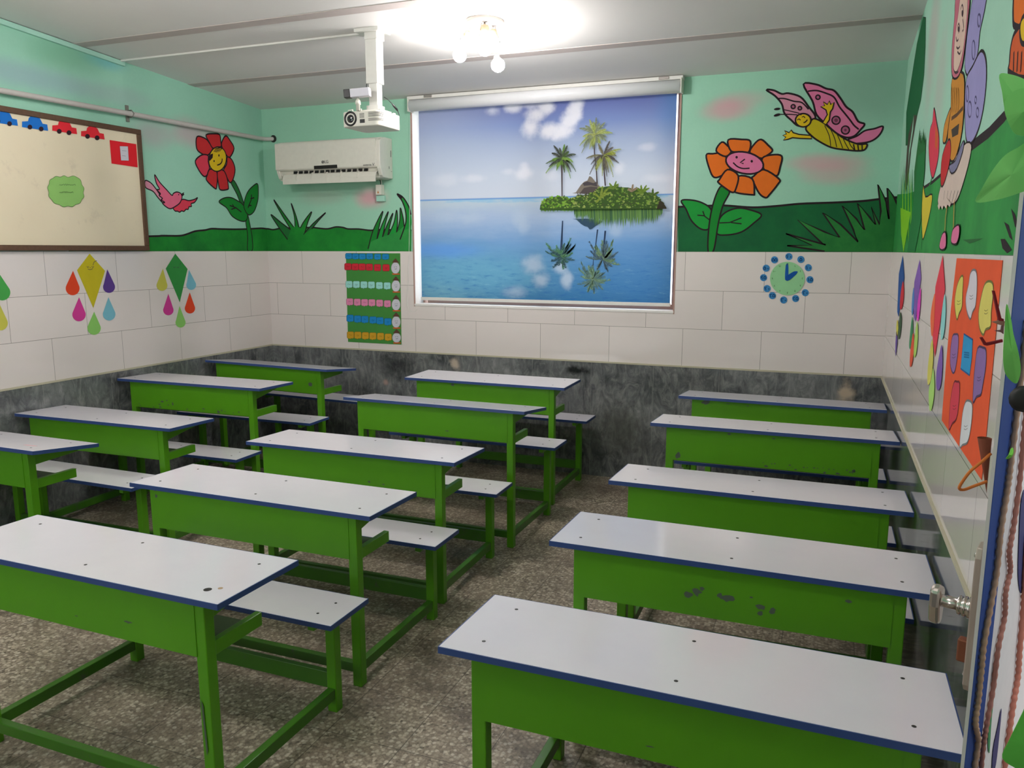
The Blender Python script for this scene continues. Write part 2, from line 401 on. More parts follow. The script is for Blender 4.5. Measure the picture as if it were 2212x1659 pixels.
for i, y in enumerate((-0.805, -1.803, -2.80, -3.80, -4.80, -5.80)):
    mb = MB(); x0, x1 = 0.0, W; hw = 0.040
    z = lambda yy, d: ceil_z(yy) - d
    mb.hexa([(x0, y - hw, z(y - hw, .003)), (x1, y - hw, z(y - hw, .003)), (x1, y + hw, z(y + hw, .003)), (x0, y + hw, z(y + hw, .003)),
             (x0, y - hw, z(y - hw, 0)), (x1, y - hw, z(y - hw, 0)), (x1, y + hw, z(y + hw, 0)), (x0, y + hw, z(y + hw, 0))], STRIPM)
    struct(mb.build('trim_%d' % (i + 1)))
# pale bead of grout on top of the dado, and the white cap under the painting
GROUT = mat('cream_grout', (190, 184, 160), 0.8)
for nm, a, b in (('trim_7', (0, -0.015, HM - .006), (W, 0, HM + .006)), ('trim_8', (0, YF, HM - .006), (0.015, 0, HM + .006)), ('trim_9', (W - .015, DY0 + .02, HM - .006), (W, 0, HM + .006))):
    mb = MB(); mb.box(a, b, GROUT); struct(mb.build(nm))
# narrow green trunking where the left wall meets the ceiling
mb = MB(); MINTT = P((170, 216, 198)); y0, y1 = -1.44, -6.7
mb.hexa([(0, y1, ceil_z(y1) - .034), (.022, y1, ceil_z(y1) - .034), (.022, y0, ceil_z(y0) - .034), (0, y0, ceil_z(y0) - .034), (0, y1, ceil_z(y1) - .004), (.022, y1, ceil_z(y1) - .004), (.022, y0, ceil_z(y0) - .004), (0, y0, ceil_z(y0) - .004)], MINTT)
struct(mb.build('trim_11', bevel=.002))

SILL0 = mat('white_baffle_paint', (236, 232, 230), .7)
BAFFLE = wall('wall_added_baffle', Frame((W + 1.6, 0, 0), (0, -1, 0), (0, 0, 1), (-1, 0, 0)), 1.5, 6.9, [(0, HM, bpy.data.materials['grey_marble_left'], 0.0), (HM, 2.9, SILL0, 0.0)], [], 0.1)  # unseen wall added outside the doorway to cut the daylight on the door
mb = MB(); mb.box((W + .15, YF - .15, 2.8), (W + .55, -1.5, 2.9), cm); struct(mb.build('ceiling_added_baffle'))  # unseen slab added over the doorway side, left partly open to the sky
# ---------------------------------------------------------------- window behind the blind
FRAMEM = mat('salmon_window_frame', (176, 140, 128), 0.45); SILLM = mat('white_sill_stone', (236, 232, 228), 0.4)
win = struct(empty('window_1', ((WX0 + WX1) / 2, 0.17, WZ0)))
mb = MB(); t = .045; yb, yf = .19, .14
for a, b in (((WX0, yf, WZ0), (WX0 + t * .4, yb, WZ1)), ((WX1 - t, yf, WZ0), (WX1, yb, WZ1)), ((WX0 + t, yf, WZ0), (WX1 - t, yb, WZ0 + .05)), ((WX0 + t, yf, WZ1 - t), (WX1 - t, yb, WZ1)), (((WX0 + WX1) / 2 - .03, yf, WZ0 + .05), ((WX0 + WX1) / 2 + .03, yb, WZ1 - t))):
    mb.box(a, b, FRAMEM)
mb.build('window_frame', win, world=True)
gl = NT('window_glass'); gl.set((0.95, 0.98, 1), 0.0); gl.b.inputs['Transmission Weight'].default_value = 1.0; gl.b.inputs['IOR'].default_value = 1.1
mb = MB(); mb.box((WX0 + t, .163, WZ0 + .05), (WX1 - t, .167, WZ1 - t), gl.m); mb.build('window_pane', win, world=True)
mb = MB(); mb.box((WX0 + .002, -.012, WZ0 - .0), (WX1 - .002, .138, WZ0 + .016), SILLM); mb.build('window_sill', win, world=True)
mb = MB()
mb.box((WX0 - .004, -.010, WZ0 - .006), (WX0 + .006, .0, WZ1 - .02), FRAMEM); mb.box((WX1 - .006, -.010, WZ0 - .006), (WX1 + .004, .0, WZ1), FRAMEM)
mb.build('window_lining', win, world=True)
for a, b in (((WX0 - .001, .001, WZ0), (WX0 + .004, .139, WZ1)), ((WX1 - .004, .001, WZ0), (WX1 + .001, .139, WZ1))):
    mb = MB(); mb.box(a, b, SILLM if a[0] < 2 else P((244, 196, 168))); mb.build('window_reveal', win, world=True)

# ---------------------------------------------------------------- paintings on the walls
def paint(name, parent, label, draw, frame, conv=None, off=0.0005):
    a = Art(frame, off=off, conv=conv); draw(a); return a.build(name, parent, label=label)
RED, RED2, ROSE = P((196, 44, 48)), P((216, 62, 84)), P((224, 104, 134))
GRASS, GRASS2, GRASS3 = P((24, 128, 46)), P((30, 148, 58)), P((34, 108, 52))
YEL, MUST, ORANGE, PINK, LPINK = P((222, 186, 32)), P((196, 176, 30)), P((226, 112, 34)), P((222, 120, 160)), P((214, 142, 164))
def hill_tex(name, a, b):
    if name in _M: return _M[name]
    t = NT(name); g = t.geo(); f = t.noise(g, 3.0, 6, 0.65); t.set(t.ramp(f, [(0.3, lin(a)), (0.7, lin(b))]), 0.75, 0.25); _M[name] = t.m; return t.m
HILL = hill_tex('grass_paint', (18, 104, 40), (34, 148, 50)); HILL2 = hill_tex('dark_grass_paint', (16, 84, 50), (22, 108, 56)); HILL3 = hill_tex('bright_grass_paint', (34, 124, 58), (54, 156, 72))

zA = zoom(300, 270, 5.927)
def d_hill_left(a):
    top = [(-900, 1440), (140, 1425), (300, 1418), (520, 1418), (620, 1395), (720, 1360), (850, 1345), (930, 1328), (1050, 1332), (1230, 1335), (1380, 1332), (1560, 1322), (1640, 1330), (1668, 1330), (1720, 1331)]
    a.fill(top + [(1735, 1620), (-900, 1640)], HILL); a.line(top, .014, INK, smooth=True)
paint('painted_hill', wall_left, 'green painted hill band with black outline', d_hill_left, LEFT, zA)
def d_bird(a):
    a.shape([(80, 712), (150, 740), (215, 815), (260, 880), (330, 960), (310, 1000), (240, 925), (180, 850), (85, 800)], LPINK, .009)
    a.shape([(550, 955), (640, 968), (715, 950), (750, 930), (712, 990), (668, 1008), (672, 1042), (640, 1048), (628, 1080), (602, 1080), (575, 1106), (545, 1100), (520, 1116), (495, 1104), (458, 1098), (440, 1040)], RED2, .009)
    a.shape([(200, 635), (262, 730), (352, 828), (420, 900), (440, 876), (482, 858), (528, 872), (546, 902), (548, 940), (520, 1000), (460, 1046), (400, 1072), (345, 1046), (300, 1000), (330, 990), (282, 960), (300, 940), (255, 900), (275, 880), (228, 830), (262, 820), (222, 745)], ROSE, .009, n=4)
    a.fill([(540, 880), (578, 860), (572, 882), (582, 888), (552, 918)], INK); a.ell((508, 892), (7, 9), INK)
paint('painted_bird', wall_left, 'pink flying bird painted beside the whiteboard', d_bird, LEFT, zA, .0012)
def d_redflower(a):
    a.shape([(1190, 700), (1230, 730), (1290, 850), (1340, 1000), (1330, 1030), (1300, 1005), (1250, 880), (1180, 745)], GRASS3, .009)
    a.shape([(1368, 1150), (1395, 1160), (1425, 1300), (1450, 1450), (1452, 1600), (1390, 1600), (1392, 1420), (1368, 1250)], GRASS, .009)
    a.shape([(1025, 985), (1090, 935), (1180, 930), (1270, 975), (1330, 1020), (1390, 1130), (1370, 1225), (1290, 1225), (1190, 1165), (1120, 1060)], GRASS, .009)
    a.shape([(1515, 752), (1528, 850), (1518, 980), (1470, 1110), (1400, 1150), (1345, 1060), (1350, 970), (1390, 860), (1450, 790)], GRASS, .009)
    for l in ([(1160, 1030), (1240, 1060), (1310, 1115)], [(1195, 1015), (1215, 1050)], [(1180, 1080), (1235, 1062)], [(1395, 1060), (1435, 960), (1440, 890)], [(1425, 945), (1475, 930)], [(1400, 1030), (1440, 1030)]): a.line(l, .010, INK)
    for p, m in (([(742, 150), (850, 175), (905, 240), (945, 300), (880, 385), (800, 365), (738, 300)], RED), ([(858, 128), (960, 112), (1030, 125), (1045, 210), (1045, 280), (950, 300), (900, 225)], RED), ([(1110, 138), (1165, 200), (1215, 300), (1165, 410), (1125, 395), (1060, 280), (1062, 210)], RED),
                 ([(880, 390), (800, 385), (720, 460), (760, 570), (825, 655), (870, 640), (900, 560), (885, 470)], RED2), ([(1130, 410), (1190, 450), (1228, 570), (1200, 700), (1160, 735), (1110, 640), (1080, 580), (1120, 500)], RED),
                 ([(905, 565), (990, 595), (1000, 700), (990, 800), (970, 812), (865, 710), (872, 640)], RED), ([(1000, 595), (1075, 580), (1120, 660), (1142, 790), (1130, 825), (1045, 832), (1020, 780)], RED)): a.shape(p, m, .011, n=4)
    a.ell((1003, 437), (112, 158), YEL, 0.12, .010, 28)
    a.fill([(950, 345), (975, 300), (1030, 285), (1062, 305), (1040, 335), (990, 350)], INK); a.fill([(900, 465), (888, 420), (915, 375), (945, 365), (940, 420)], INK)
    for k in range(3): a.line([(955 + 8 * k, 342 - 14 * k), (1005, 338 - 14 * k), (1055 - 4 * k, 322 - 12 * k)], .003, YEL)
    a.ell((1020, 390), (8, 16), INK); a.ell((958, 462), (8, 14), INK); a.line([(997, 515), (1035, 500), (1058, 468), (1062, 430)], .010, INK, smooth=True)
paint('painted_red_flower', wall_left, 'red smiling flower with yellow face painted on left wall', d_redflower, LEFT, zA, .0012)

zB = zoom(560, 390, 6.506)
def d_hill_back(a):
    top = [(70, 676), (122, 678), (200, 690), (300, 672), (500, 665), (740, 660), (820, 668), (960, 678), (1080, 652), (1180, 660), (1250, 680), (1400, 682), (1560, 700), (1700, 690), (2140, 700)]
    a.fill(top + [(2135, 1000), (90, 1000)], HILL); a.line(top, .013, INK, smooth=True)
paint('painted_hill', wall_back, 'green painted hill under the air conditioner', d_hill_back, BACK, zB)
def blade(a, tip, l, r, m=GRASS, w=.009, bend=0.0):
    mx = ((tip[0] + l[0]) / 2 - bend, (tip[1] + l[1]) / 2); nx = ((tip[0] + r[0]) / 2 + abs(bend) * .2 - bend * .4, (tip[1] + r[1]) / 2)
    pts = catmull([tip, mx, l], False, 6) + catmull([r, nx, tip], False, 6)[:-1]
    a.fill(pts, m)
    a.line(catmull([l, mx, tip, nx, r], False, 6), w, INK)
def d_tuft1(a):
    blade(a, (165, 478), (400, 830), (440, 690), GRASS3, bend=10); blade(a, (205, 268), (440, 680), (520, 700), HILL, bend=10)
    blade(a, (935, 450), (620, 760), (740, 680), GRASS3, bend=20); blade(a, (738, 438), (540, 760), (640, 740), HILL, bend=25); blade(a, (450, 318), (505, 720), (570, 700), GRASS, bend=-20)
    a.fill([(400, 840), (440, 690), (510, 640), (570, 660), (640, 700), (620, 770), (700, 800), (690, 960), (440, 960)], HILL)
paint('painted_grass', wall_back, 'spiky painted grass tuft below the air conditioner', d_tuft1, BACK, zB, .0012)
def d_tuft2(a):
    blade(a, (1738, 430), (1530, 960), (1650, 850), GRASS, bend=30)
    blade(a, (1815, 435), (1650, 850), (1730, 810), GRASS2, bend=15); blade(a, (1880, 458), (1730, 810), (1805, 780), GRASS, bend=12); blade(a, (1932, 415), (1810, 780), (1930, 740), GRASS2, bend=-22); blade(a, (1985, 385), (1930, 740), (2040, 660), GRASS, bend=-18)
    a.fill([(1540, 985), (1570, 860), (1660, 820), (1800, 770), (1930, 730), (2040, 640), (2070, 560), (2135, 560), (2135, 985)], HILL3)
    pts = catmull([(1945, 200), (1960, 195), (2030, 245), (2105, 370), (2132, 480), (2135, 640), (2040, 690), (2062, 580), (2055, 420), (2010, 290)], True, 6); a.fill(pts, GRASS2)
    a.line(catmull([(1980, 830), (2035, 680), (2065, 560), (2055, 420), (2010, 290), (1945, 200), (1960, 195), (2030, 245), (2105, 370), (2132, 480)], False, 6), .011, INK); a.fill([(1945, 200), (1965, 196), (2015, 240), (2000, 262)], INK)
paint('painted_grass', wall_back, 'curling painted grass tuft left of the window', d_tuft2, BACK, zB, .0012)

zC = zoom(1440, 80, 3.457)
def d_hill_right(a):
    top = [(85, 1268), (260, 1262), (430, 1258), (640, 1272), (820, 1262), (1000, 1245), (1250, 1236), (1460, 1225), (1590, 1210), (1738, 1195)]
    a.fill(top + [(1686, 1612), (85, 1606)], HILL2); a.line(top, .014, INK, smooth=True)
paint('painted_hill', wall_back, 'dark green painted hill right of the window', d_hill_right, BACK, zC)
def d_orangeflower(a):
    a.shape([(110, 1222), (190, 1218), (270, 1240), (330, 1285), (345, 1370), (310, 1435), (250, 1430), (185, 1370), (145, 1285)], GRASS2, .011)
    a.shape([(708, 1328), (620, 1290), (530, 1278), (440, 1310), (390, 1370), (375, 1465), (450, 1478), (560, 1455), (650, 1390)], GRASS2, .011)
    a.shape([(400, 1120), (440, 1130), (470, 1160), (420, 1260), (385, 1400), (352, 1590), (310, 1598), (318, 1400), (352, 1230)], GRASS, .011)
    for l in ([(230, 1330), (280, 1335), (320, 1365)], [(270, 1300), (285, 1340)], [(395, 1388), (470, 1385), (560, 1350)], [(480, 1385), (560, 1395)]): a.line(l, .008, INK)
    for p in ([(296, 882), (345, 872), (425, 868), (455, 930), (475, 980), (420, 1030), (355, 1048), (320, 985)], [(412, 785), (455, 812), (485, 850), (440, 892), (370, 850)], [(460, 768), (560, 765), (625, 778), (612, 860), (540, 858), (480, 850)], [(705, 765), (760, 810), (790, 850), (740, 890), (700, 905), (622, 865), (655, 800)],
              [(715, 905), (790, 880), (860, 890), (848, 970), (825, 1035), (770, 1015), (725, 985)], [(725, 990), (840, 1060), (830, 1100), (770, 1175), (740, 1200), (690, 1165), (640, 1060), (650, 1040)], [(535, 1040), (640, 1060), (655, 1165), (640, 1178), (520, 1162), (510, 1130)], [(455, 990), (535, 1035), (515, 1140), (490, 1160), (440, 1130), (385, 1085), (395, 1065)]): a.shape(p, ORANGE, .012, n=4)
    a.ell((583, 940), (142, 80), PINK, 0.2, .012, 28)
    a.ell((523, 898), (9, 10), INK); a.ell((636, 928), (9, 10), INK); a.line([(585, 912), (550, 938), (575, 946)], .009, INK); a.line([(497, 938), (530, 968), (570, 982), (620, 980)], .009, INK, smooth=True)
paint('painted_orange_flower', wall_back, 'orange smiling flower with pink face painted right of window', d_orangeflower, BACK, zC, .0012)
def d_butterfly(a):
    a.shape([(745, 395), (800, 398), (860, 425), (910, 420), (1000, 448), (1060, 520), (1110, 590), (1090, 640), (990, 665), (930, 620), (880, 570), (860, 500), (810, 440)], LPINK, .012, n=4)
    a.shape([(1022, 352), (1120, 355), (1190, 385), (1250, 400), (1300, 460), (1340, 520), (1390, 560), (1430, 630), (1478, 650), (1450, 690), (1400, 740), (1340, 750), (1270, 720), (1190, 650), (1120, 580), (1090, 480)], PINK, .012, n=4)
    a.shape([(1615, 668), (1590, 730), (1520, 780), (1400, 795), (1350, 770), (1420, 740), (1480, 700), (1550, 685)], PINK, .011)
    a.line([(1055, 405), (1120, 400), (1190, 420), (1250, 450), (1290, 520), (1330, 570), (1370, 620), (1400, 660), (1435, 690)], .010, INK, smooth=True); a.line([(825, 460), (880, 460), (950, 480), (1010, 490), (1060, 540)], .009, INK, smooth=True)
    for c, r in (((1130, 450), 16), ((1265, 622), 30), ((1335, 695), 30), ((945, 520), 15), ((995, 532), 13)): a.ell(c, (r, r), P((176, 92, 128)), 0, .009)
    a.ell((1265, 622), (14, 14), P((120, 60, 84))); a.ell((1335, 695), (10, 10), P((120, 60, 84)))
    a.shape([(1060, 650), (1100, 610), (1170, 640), (1230, 690), (1330, 760), (1430, 800), (1495, 800), (1480, 840), (1430, 850), (1330, 842), (1230, 825), (1140, 780), (1085, 740), (1040, 690)], MUST, .011, n=4)
    for k in range(5): a.line([(1180 + 45 * k, 660 + 30 * k), (1215 + 40 * k, 740 + 18 * k), (1225 + 45 * k, 815 + 8 * k)], .005, INK, smooth=True)
    for k in range(3): a.line([(1395 + 32 * k, 800 + 2 * k), (1405 + 28 * k, 845)], .008, INK)
    a.shape([(1075, 735), (990, 728), (945, 715), (930, 695), (915, 715), (880, 700), (895, 725), (868, 735), (890, 748), (872, 770), (905, 765), (940, 752), (1000, 758), (1085, 760)], YEL, .008, smooth=False)
    a.shape([(1165, 640), (1200, 580), (1190, 545), (1150, 520), (1180, 515), (1170, 485), (1200, 505), (1215, 478), (1225, 505), (1250, 488), (1240, 535), (1222, 560), (1215, 620), (1190, 655)], YEL, .008, smooth=False)
    a.line([(990, 570), (930, 555), (870, 542)], .006, INK, smooth=True); a.line([(975, 582), (920, 578), (850, 578)], .006, INK, smooth=True)
    a.ell((825, 538), (24, 9), INK, -.15); a.ell((825, 583), (26, 10), INK, -.3)
    a.ell((1020, 622), (58, 50), YEL, 0, .010, 24)
    a.line([(975, 620), (990, 612), (1000, 622)], .006, INK); a.line([(1010, 600), (1022, 592), (1034, 604)], .006, INK); a.line([(1022, 640), (1035, 636), (1052, 618)], .008, INK, smooth=True)
    a.line([(1000, 585), (1020, 570), (1045, 580)], .006, INK, smooth=True)
paint('painted_butterfly', wall_back, 'pink winged yellow butterfly painted above the clock', d_butterfly, BACK, zC, .0012)
TUFT = hill_tex('tuft_paint', (28, 104, 50), (52, 140, 60))
def d_tuft3(a):
    zig = [(1180, 1600), (900, 1558), (1085, 1556), (890, 1468), (1188, 1552), (1150, 1530), (978, 1365), (1180, 1455), (1292, 1496), (1165, 1312), (1300, 1400), (1430, 1530), (1395, 1440), (1312, 1262), (1420, 1360), (1478, 1440), (1425, 1243), (1520, 1350), (1560, 1400), (1528, 1272), (1590, 1400), (1600, 1300), (1578, 1102), (1640, 1230), (1660, 1360), (1648, 1128), (1700, 1200), (1738, 1290)]
    a.fill(zig + [(1700, 1606)], TUFT); a.line(zig, .011, INK)
paint('painted_grass', wall_back, 'dark spiky painted grass tuft in the right corner', d_tuft3, BACK, zC, .0012)

zD = zoom(1930, 0, 5.528); zE = zoom(1880, 0, 2.964)
def d_hill_r(a):
    top = [(165, 1245), (240, 1240), (330, 1210), (400, 1165), (470, 1105), (560, 1000), (650, 935), (760, 850), (860, 745), (900, 690), (990, 560)]
    a.fill(top + [(990, 1640), (700, 1632), (400, 1626), (140, 1622)], HILL3)
    a.line(top[2:5], .014, INK); a.line(top[6:], .03, INK)
paint('painted_hill', wall_right, 'bright green painted hillside on the right wall', d_hill_r, RIGHT, zE)
def d_tree(a):
    a.shape([(340, 110), (356, 112), (354, 300), (345, 480), (325, 640), (300, 740), (262, 960), (240, 1180), (225, 1240), (222, 1180), (238, 930), (228, 930), (232, 720), (262, 520), (300, 280)], P((22, 100, 58)), .004, smooth=False)
    a.fill([(300, 740), (262, 960), (240, 1180), (226, 1230), (226, 1100), (246, 860), (282, 735)], P((72, 66, 56)))
    a.fill([(280, 735), (276, 830), (252, 990), (242, 1100), (250, 960), (268, 830)], P((150, 205, 176)))
    for k in range(9): x = 200 + 9 * k; a.fill([(x, 1230 - 30 * (k % 3) - 120), (x + 5, 1400), (x + 2, 1560), (x - 4, 1400)], P((110, 190, 40)) if k % 2 else GRASS2)
    a.fill([(196, 1330), (262, 1360), (240, 1480), (215, 1615), (200, 1500)], P((126, 196, 30)))
    for k in range(6): x = 320 + 8 * k; a.fill([(x, 820 + 22 * (k % 3)), (x - 8, 1100), (x - 40, 1400), (x - 36, 1100)], GRASS3)
    a.fill([(310, 1000), (355, 960), (340, 1180), (330, 1400), (290, 1610), (240, 1610), (280, 1300)], P((30, 120, 60)))
paint('painted_reeds', wall_right, 'dark painted tree trunk and reeds in the right corner', d_tree, RIGHT, zE, .0012)
def d_bud(a):
    a.line([(395, 1140), (372, 1215)], .012, GRASS2); a.line([(330, 1480), (330, 1600)], .012, GRASS3)
    a.shape([(410, 690), (428, 790), (442, 880), (438, 1000), (415, 1110), (400, 1140), (385, 1080), (376, 940), (385, 830), (400, 780)], RED2, .007, n=4)
    a.fill([(420, 800), (438, 860), (430, 960), (416, 940)], P((206, 96, 50)))
    a.shape([(340, 1175), (356, 1260), (398, 1245), (385, 1360), (345, 1520), (335, 1500), (332, 1300)], P((214, 196, 60)), .007, n=3)
paint('painted_tulip', wall_right, 'red painted tulip bud beside the reeds', d_bud, RIGHT, zE, .0012)
def d_figure(a):
    LIL = P((158, 152, 204)); OCH = P((206, 140, 52)); SKIN = P((226, 196, 180))
    a.shape([(668, -40), (742, -40), (735, 60), (705, 200), (690, 340), (650, 480), (610, 450), (620, 250)], LIL, .008, n=4)
    a.shape([(712, 325), (742, 380), (745, 520), (725, 700), (690, 840), (645, 920), (615, 880), (608, 650), (620, 500), (660, 420)], LIL, .009, n=5)
    for c, r in (((640, 700), (12, 50)), ((678, 640), (6, 22)), ((690, 720), (8, 30)), ((664, 320), (10, 60)), ((700, 130), (10, 40)), ((625, 600), (8, 50))): a.ell(c, r, None, 0, .006, ink=P((84, 78, 120)))
    a.shape([(600, 930), (650, 920), (640, 1020), (600, 1170), (560, 1280), (520, 1310), (440, 1318), (452, 1200), (500, 1090)], P((216, 196, 184)), .006, n=3)
    for k in range(5): a.line([(470 + 18 * k, 1310), (480 + 22 * k, 1220)], .005, PENCIL)
    a.shape([(530, 500), (600, 470), (606, 640), (590, 850), (550, 1010), (515, 1020), (500, 880), (520, 700)], OCH, .008, n=4)
    a.fill([(524, 830), (575, 790), (568, 860), (530, 880)], P((66, 58, 50))); a.line([(525, 760), (560, 735), (600, 690)], .014, P((96, 66, 40)))
    a.shape([(520, 690), (512, 760), (490, 900), (470, 905), (480, 800)], OCH, .007); a.shape([(510, 890), (522, 960), (505, 1080), (470, 1190), (456, 1160), (466, 1000)], RED, .007, n=4)
    a.shape([(550, 1030), (580, 950), (605, 900), (600, 960), (560, 1080), (525, 1110), (512, 1060)], P((130, 128, 160)), .006, n=3)
    a.shape([(560, -40), (640, -40), (632, 120), (612, 300), (590, 440), (560, 500), (530, 480), (528, 330), (545, 120)], P((202, 112, 130)), .008, n=4)
    a.shape([(590, -40), (630, -40), (622, 150), (600, 330), (570, 440), (550, 460), (540, 420), (548, 250), (570, 90)], SKIN, .005, n=4)
    for l in ([(585, 60), (596, 30), (604, 70), (598, 110)], [(566, 170), (574, 150), (580, 185), (572, 210)], [(556, 235), (562, 262), (572, 250)], [(600, 120), (606, 180), (598, 200)], [(566, 330), (580, 345), (590, 320)], [(560, 300), (570, 310), (582, 296)], [(545, 455), (556, 468), (572, 458)]): a.line(l, .007, P((74, 52, 60)), smooth=True)
    a.ell((598, 85), (5, 22), P((74, 52, 60))); a.ell((573, 185), (5, 18), P((74, 52, 60)))
    for k in range(4): a.line([(528 + 14 * k, 560), (532 + 14 * k, 640), (528 + 13 * k, 720)], .006, P((150, 96, 36)), smooth=True)
    a.fill([(440, 1318), (448, 1345), (458, 1316), (470, 1342), (480, 1314), (494, 1336), (504, 1308), (518, 1326), (526, 1300), (500, 1270), (450, 1290)], P((216, 196, 184)))
    a.line([(500, 1320), (490, 1400), (486, 1490)], .012, OCH); a.line([(548, 1280), (545, 1360), (542, 1460)], .012, OCH)
    a.shape([(470, 1500), (492, 1490), (492, 1580), (465, 1600), (452, 1575)], PINK, .006, n=3); a.shape([(545, 1460), (578, 1440), (580, 1500), (562, 1560), (530, 1555), (532, 1500)], PINK, .006, n=3)
paint('painted_fairy', wall_right, 'fairy in orange dress with lilac wings painted on right wall', d_figure, RIGHT, zE, .0012)
def d_oflower(a):
    a.shape([(930, -60), (1010, -60), (1010, 160), (935, 170), (918, 120)], ORANGE, .016, n=3); a.shape([(935, 200), (1010, 150), (1010, 480), (895, 462), (895, 400), (905, 290)], P((208, 92, 44)), .014, n=4)
    a.shape([(962, 200), (975, 120), (1010, 100), (1010, 260), (975, 275)], YEL, .012, n=3)
    for k in range(3): a.line([(920 + 24 * k, 460), (925 + 25 * k, 330)], .01, INK)
paint('painted_petal', wall_right, 'orange painted flower petals at the right picture edge', d_oflower, RIGHT, zE, .0012)
def d_tuft4(a):
    for p in ([(860, 1420), (890, 1440), (915, 1540), (895, 1520)], [(838, 1530), (865, 1530), (910, 1600), (880, 1622), (850, 1590)], [(905, 1335), (930, 1370), (960, 1480), (930, 1450)]): a.fill(p, INK)
    a.fill([(595, 1535), (730, 1525), (640, 1560)], P((44, 104, 54)))
paint('painted_grass', wall_right, 'black grass strokes painted near the door', d_tuft4, RIGHT, zE, .0012)

# ================================================================ roller blind with a printed island
BY = 0.028
BLIND = Frame((0, BY, 0), (1, 0, 0), (0, 0, 1), (0, -1, 0))
BX0, BX1, BZ0, BZ1 = 1.497, 3.530, 1.345, 2.80
zW = zoom(860, 150, 3.0156); zI = zoom(1160, 230, 6.913); zR = zoom(1160, 430, 7.213)
def print_mat(name, color_of, rough=0.7):
    """Printed fabric: what falls on it from the room is reflected, daylight from behind seeps through."""
    t = NT(name); c = color_of(t)
    d = t.n('ShaderNodeBsdfDiffuse'); tr = t.n('ShaderNodeBsdfTranslucent'); mx = t.n('ShaderNodeMixShader'); mx.inputs[0].default_value = 0.27
    t.val(d.inputs[0], c if hasattr(c, 'links') else (*c, 1)); t.val(tr.inputs[0], c if hasattr(c, 'links') else (*c, 1))
    t.l(d.outputs[0], mx.inputs[1]); t.l(tr.outputs[0], mx.inputs[2]); t.l(mx.outputs[0], t.out.inputs[0]); return t.m
HZ = BLIND.px((1000, 430.5))[1]; VH = (HZ - BZ0) / (BZ1 - BZ0)
def sea_sky(t):
    uv = t.uv(); sp = t.n('ShaderNodeSeparateXYZ'); t.l(uv, sp.inputs[0]); u, v = sp.outputs[0], sp.outputs[1]
    vn = t.math('DIVIDE', t.math('SUBTRACT', v, BZ0), BZ1 - BZ0); un = t.math('DIVIDE', t.math('SUBTRACT', u, BX0), BX1 - BX0)
    sky = t.ramp(vn, [(VH, lin((192, 196, 206))), (VH + .12, lin((182, 189, 202))), (VH + .28, lin((148, 160, 186))), (0.90, lin((116, 132, 176))), (1.0, lin((100, 108, 160)))])
    sky = t.mix(t.math('MULTIPLY', t.smooth(un, 0.55, 0.0), 0.45), sky, lin((178, 186, 200)))
    sky = t.mix(t.math('MULTIPLY', t.math('MULTIPLY', t.smooth(un, 0.90, 1.0), t.smooth(vn, .55, 1)), 0.6), sky, lin((84, 130, 184)))
    cl = []
    def cb(x, y, rx, ry, s, col=(214, 212, 218)): cl.append((BLIND.px(zW([(x, y)])[0]), (rx / 3.0156 / 290, ry / 3.0156 / 290), col, s))
    for x, y, rx, ry, s in ((975, 250, 75, 55, .95), (900, 290, 110, 70, .95), (870, 380, 90, 90, .95), (980, 400, 110, 80, .95), (1060, 410, 110, 75, .95), (1110, 340, 85, 90, .95), (1150, 270, 75, 90, .95), (1175, 225, 60, 60, .9), (750, 245, 90, 50, .85), (610, 270, 75, 45, .6), (860, 235, 100, 30, .5),
                            (815, 680, 95, 60, .75), (820, 630, 50, 40, .5), (490, 710, 130, 40, .45), (720, 665, 70, 30, .35), (1440, 640, 60, 60, .55), (1620, 505, 90, 35, .4), (1690, 710, 150, 40, .4), (990, 690, 80, 50, .35), (300, 720, 160, 60, .3)): cb(x, y, rx, ry, s)
    sky = blobs(t, uv, sky, cl, 7.0, 0.55)
    wv = t.n('ShaderNodeMapping'); wv.inputs['Scale'].default_value = (1.0, 5.0, 1); t.l(uv, wv.inputs[0])
    nz = t.noise(wv.outputs[0], 3.0, 6, 0.65, 0.3)
    vs = t.math('ADD', vn, t.math('MULTIPLY', t.math('SUBTRACT', nz, 0.5), 0.10))
    sea = t.ramp(vs, [(0.0, lin((58, 112, 156))), (0.14, lin((78, 126, 166))), (0.30, lin((108, 146, 186))), (VH - .09, lin((156, 172, 196))), (VH - .015, lin((172, 184, 194))), (VH, lin((140, 176, 200)))])
    sea = t.mix(t.math('MULTIPLY', t.math('MULTIPLY', t.smooth(un, 0.5, 1.0), t.smooth(vn, VH - .12, .25)), 0.5), sea, lin((70, 122, 176)))
    sea = blobs(t, uv, sea, [(BLIND.px(zW([(420, 1330)])[0]), (1.1, .30), (104, 160, 184), .75), (BLIND.px(zW([(250, 1480)])[0]), (.6, .16), (112, 160, 176), .6), (BLIND.px(zW([(300, 1180)])[0]), (.5, .09), (90, 140, 210), .6)], 5.0, 0.3)
    wv2 = t.n('ShaderNodeMapping'); wv2.inputs['Scale'].default_value = (2.2, 12.0, 1); wv2.inputs['Rotation'].default_value = (0, 0, .25); t.l(uv, wv2.inputs[0])
    rip = t.noise(wv2.outputs[0], 4.0, 6, 0.7); deep = t.smooth(vn, 0.34, 0.02)
    sea = t.mix(t.math('MULTIPLY', t.math('MULTIPLY', t.smooth(rip, 0.5, 0.68), deep), 0.6), sea, lin((40, 96, 158)))
    sea = t.mix(t.math('MULTIPLY', t.math('MULTIPLY', t.smooth(rip, 0.44, 0.3), deep), 0.35), sea, lin((140, 182, 196)))
    rc = []
    def rb(x, y, rx, ry, s, col=(170, 184, 200)): rc.append((BLIND.px(zW([(x, y)])[0]), (rx / 3.0156 / 290, ry / 3.0156 / 290), col, s))
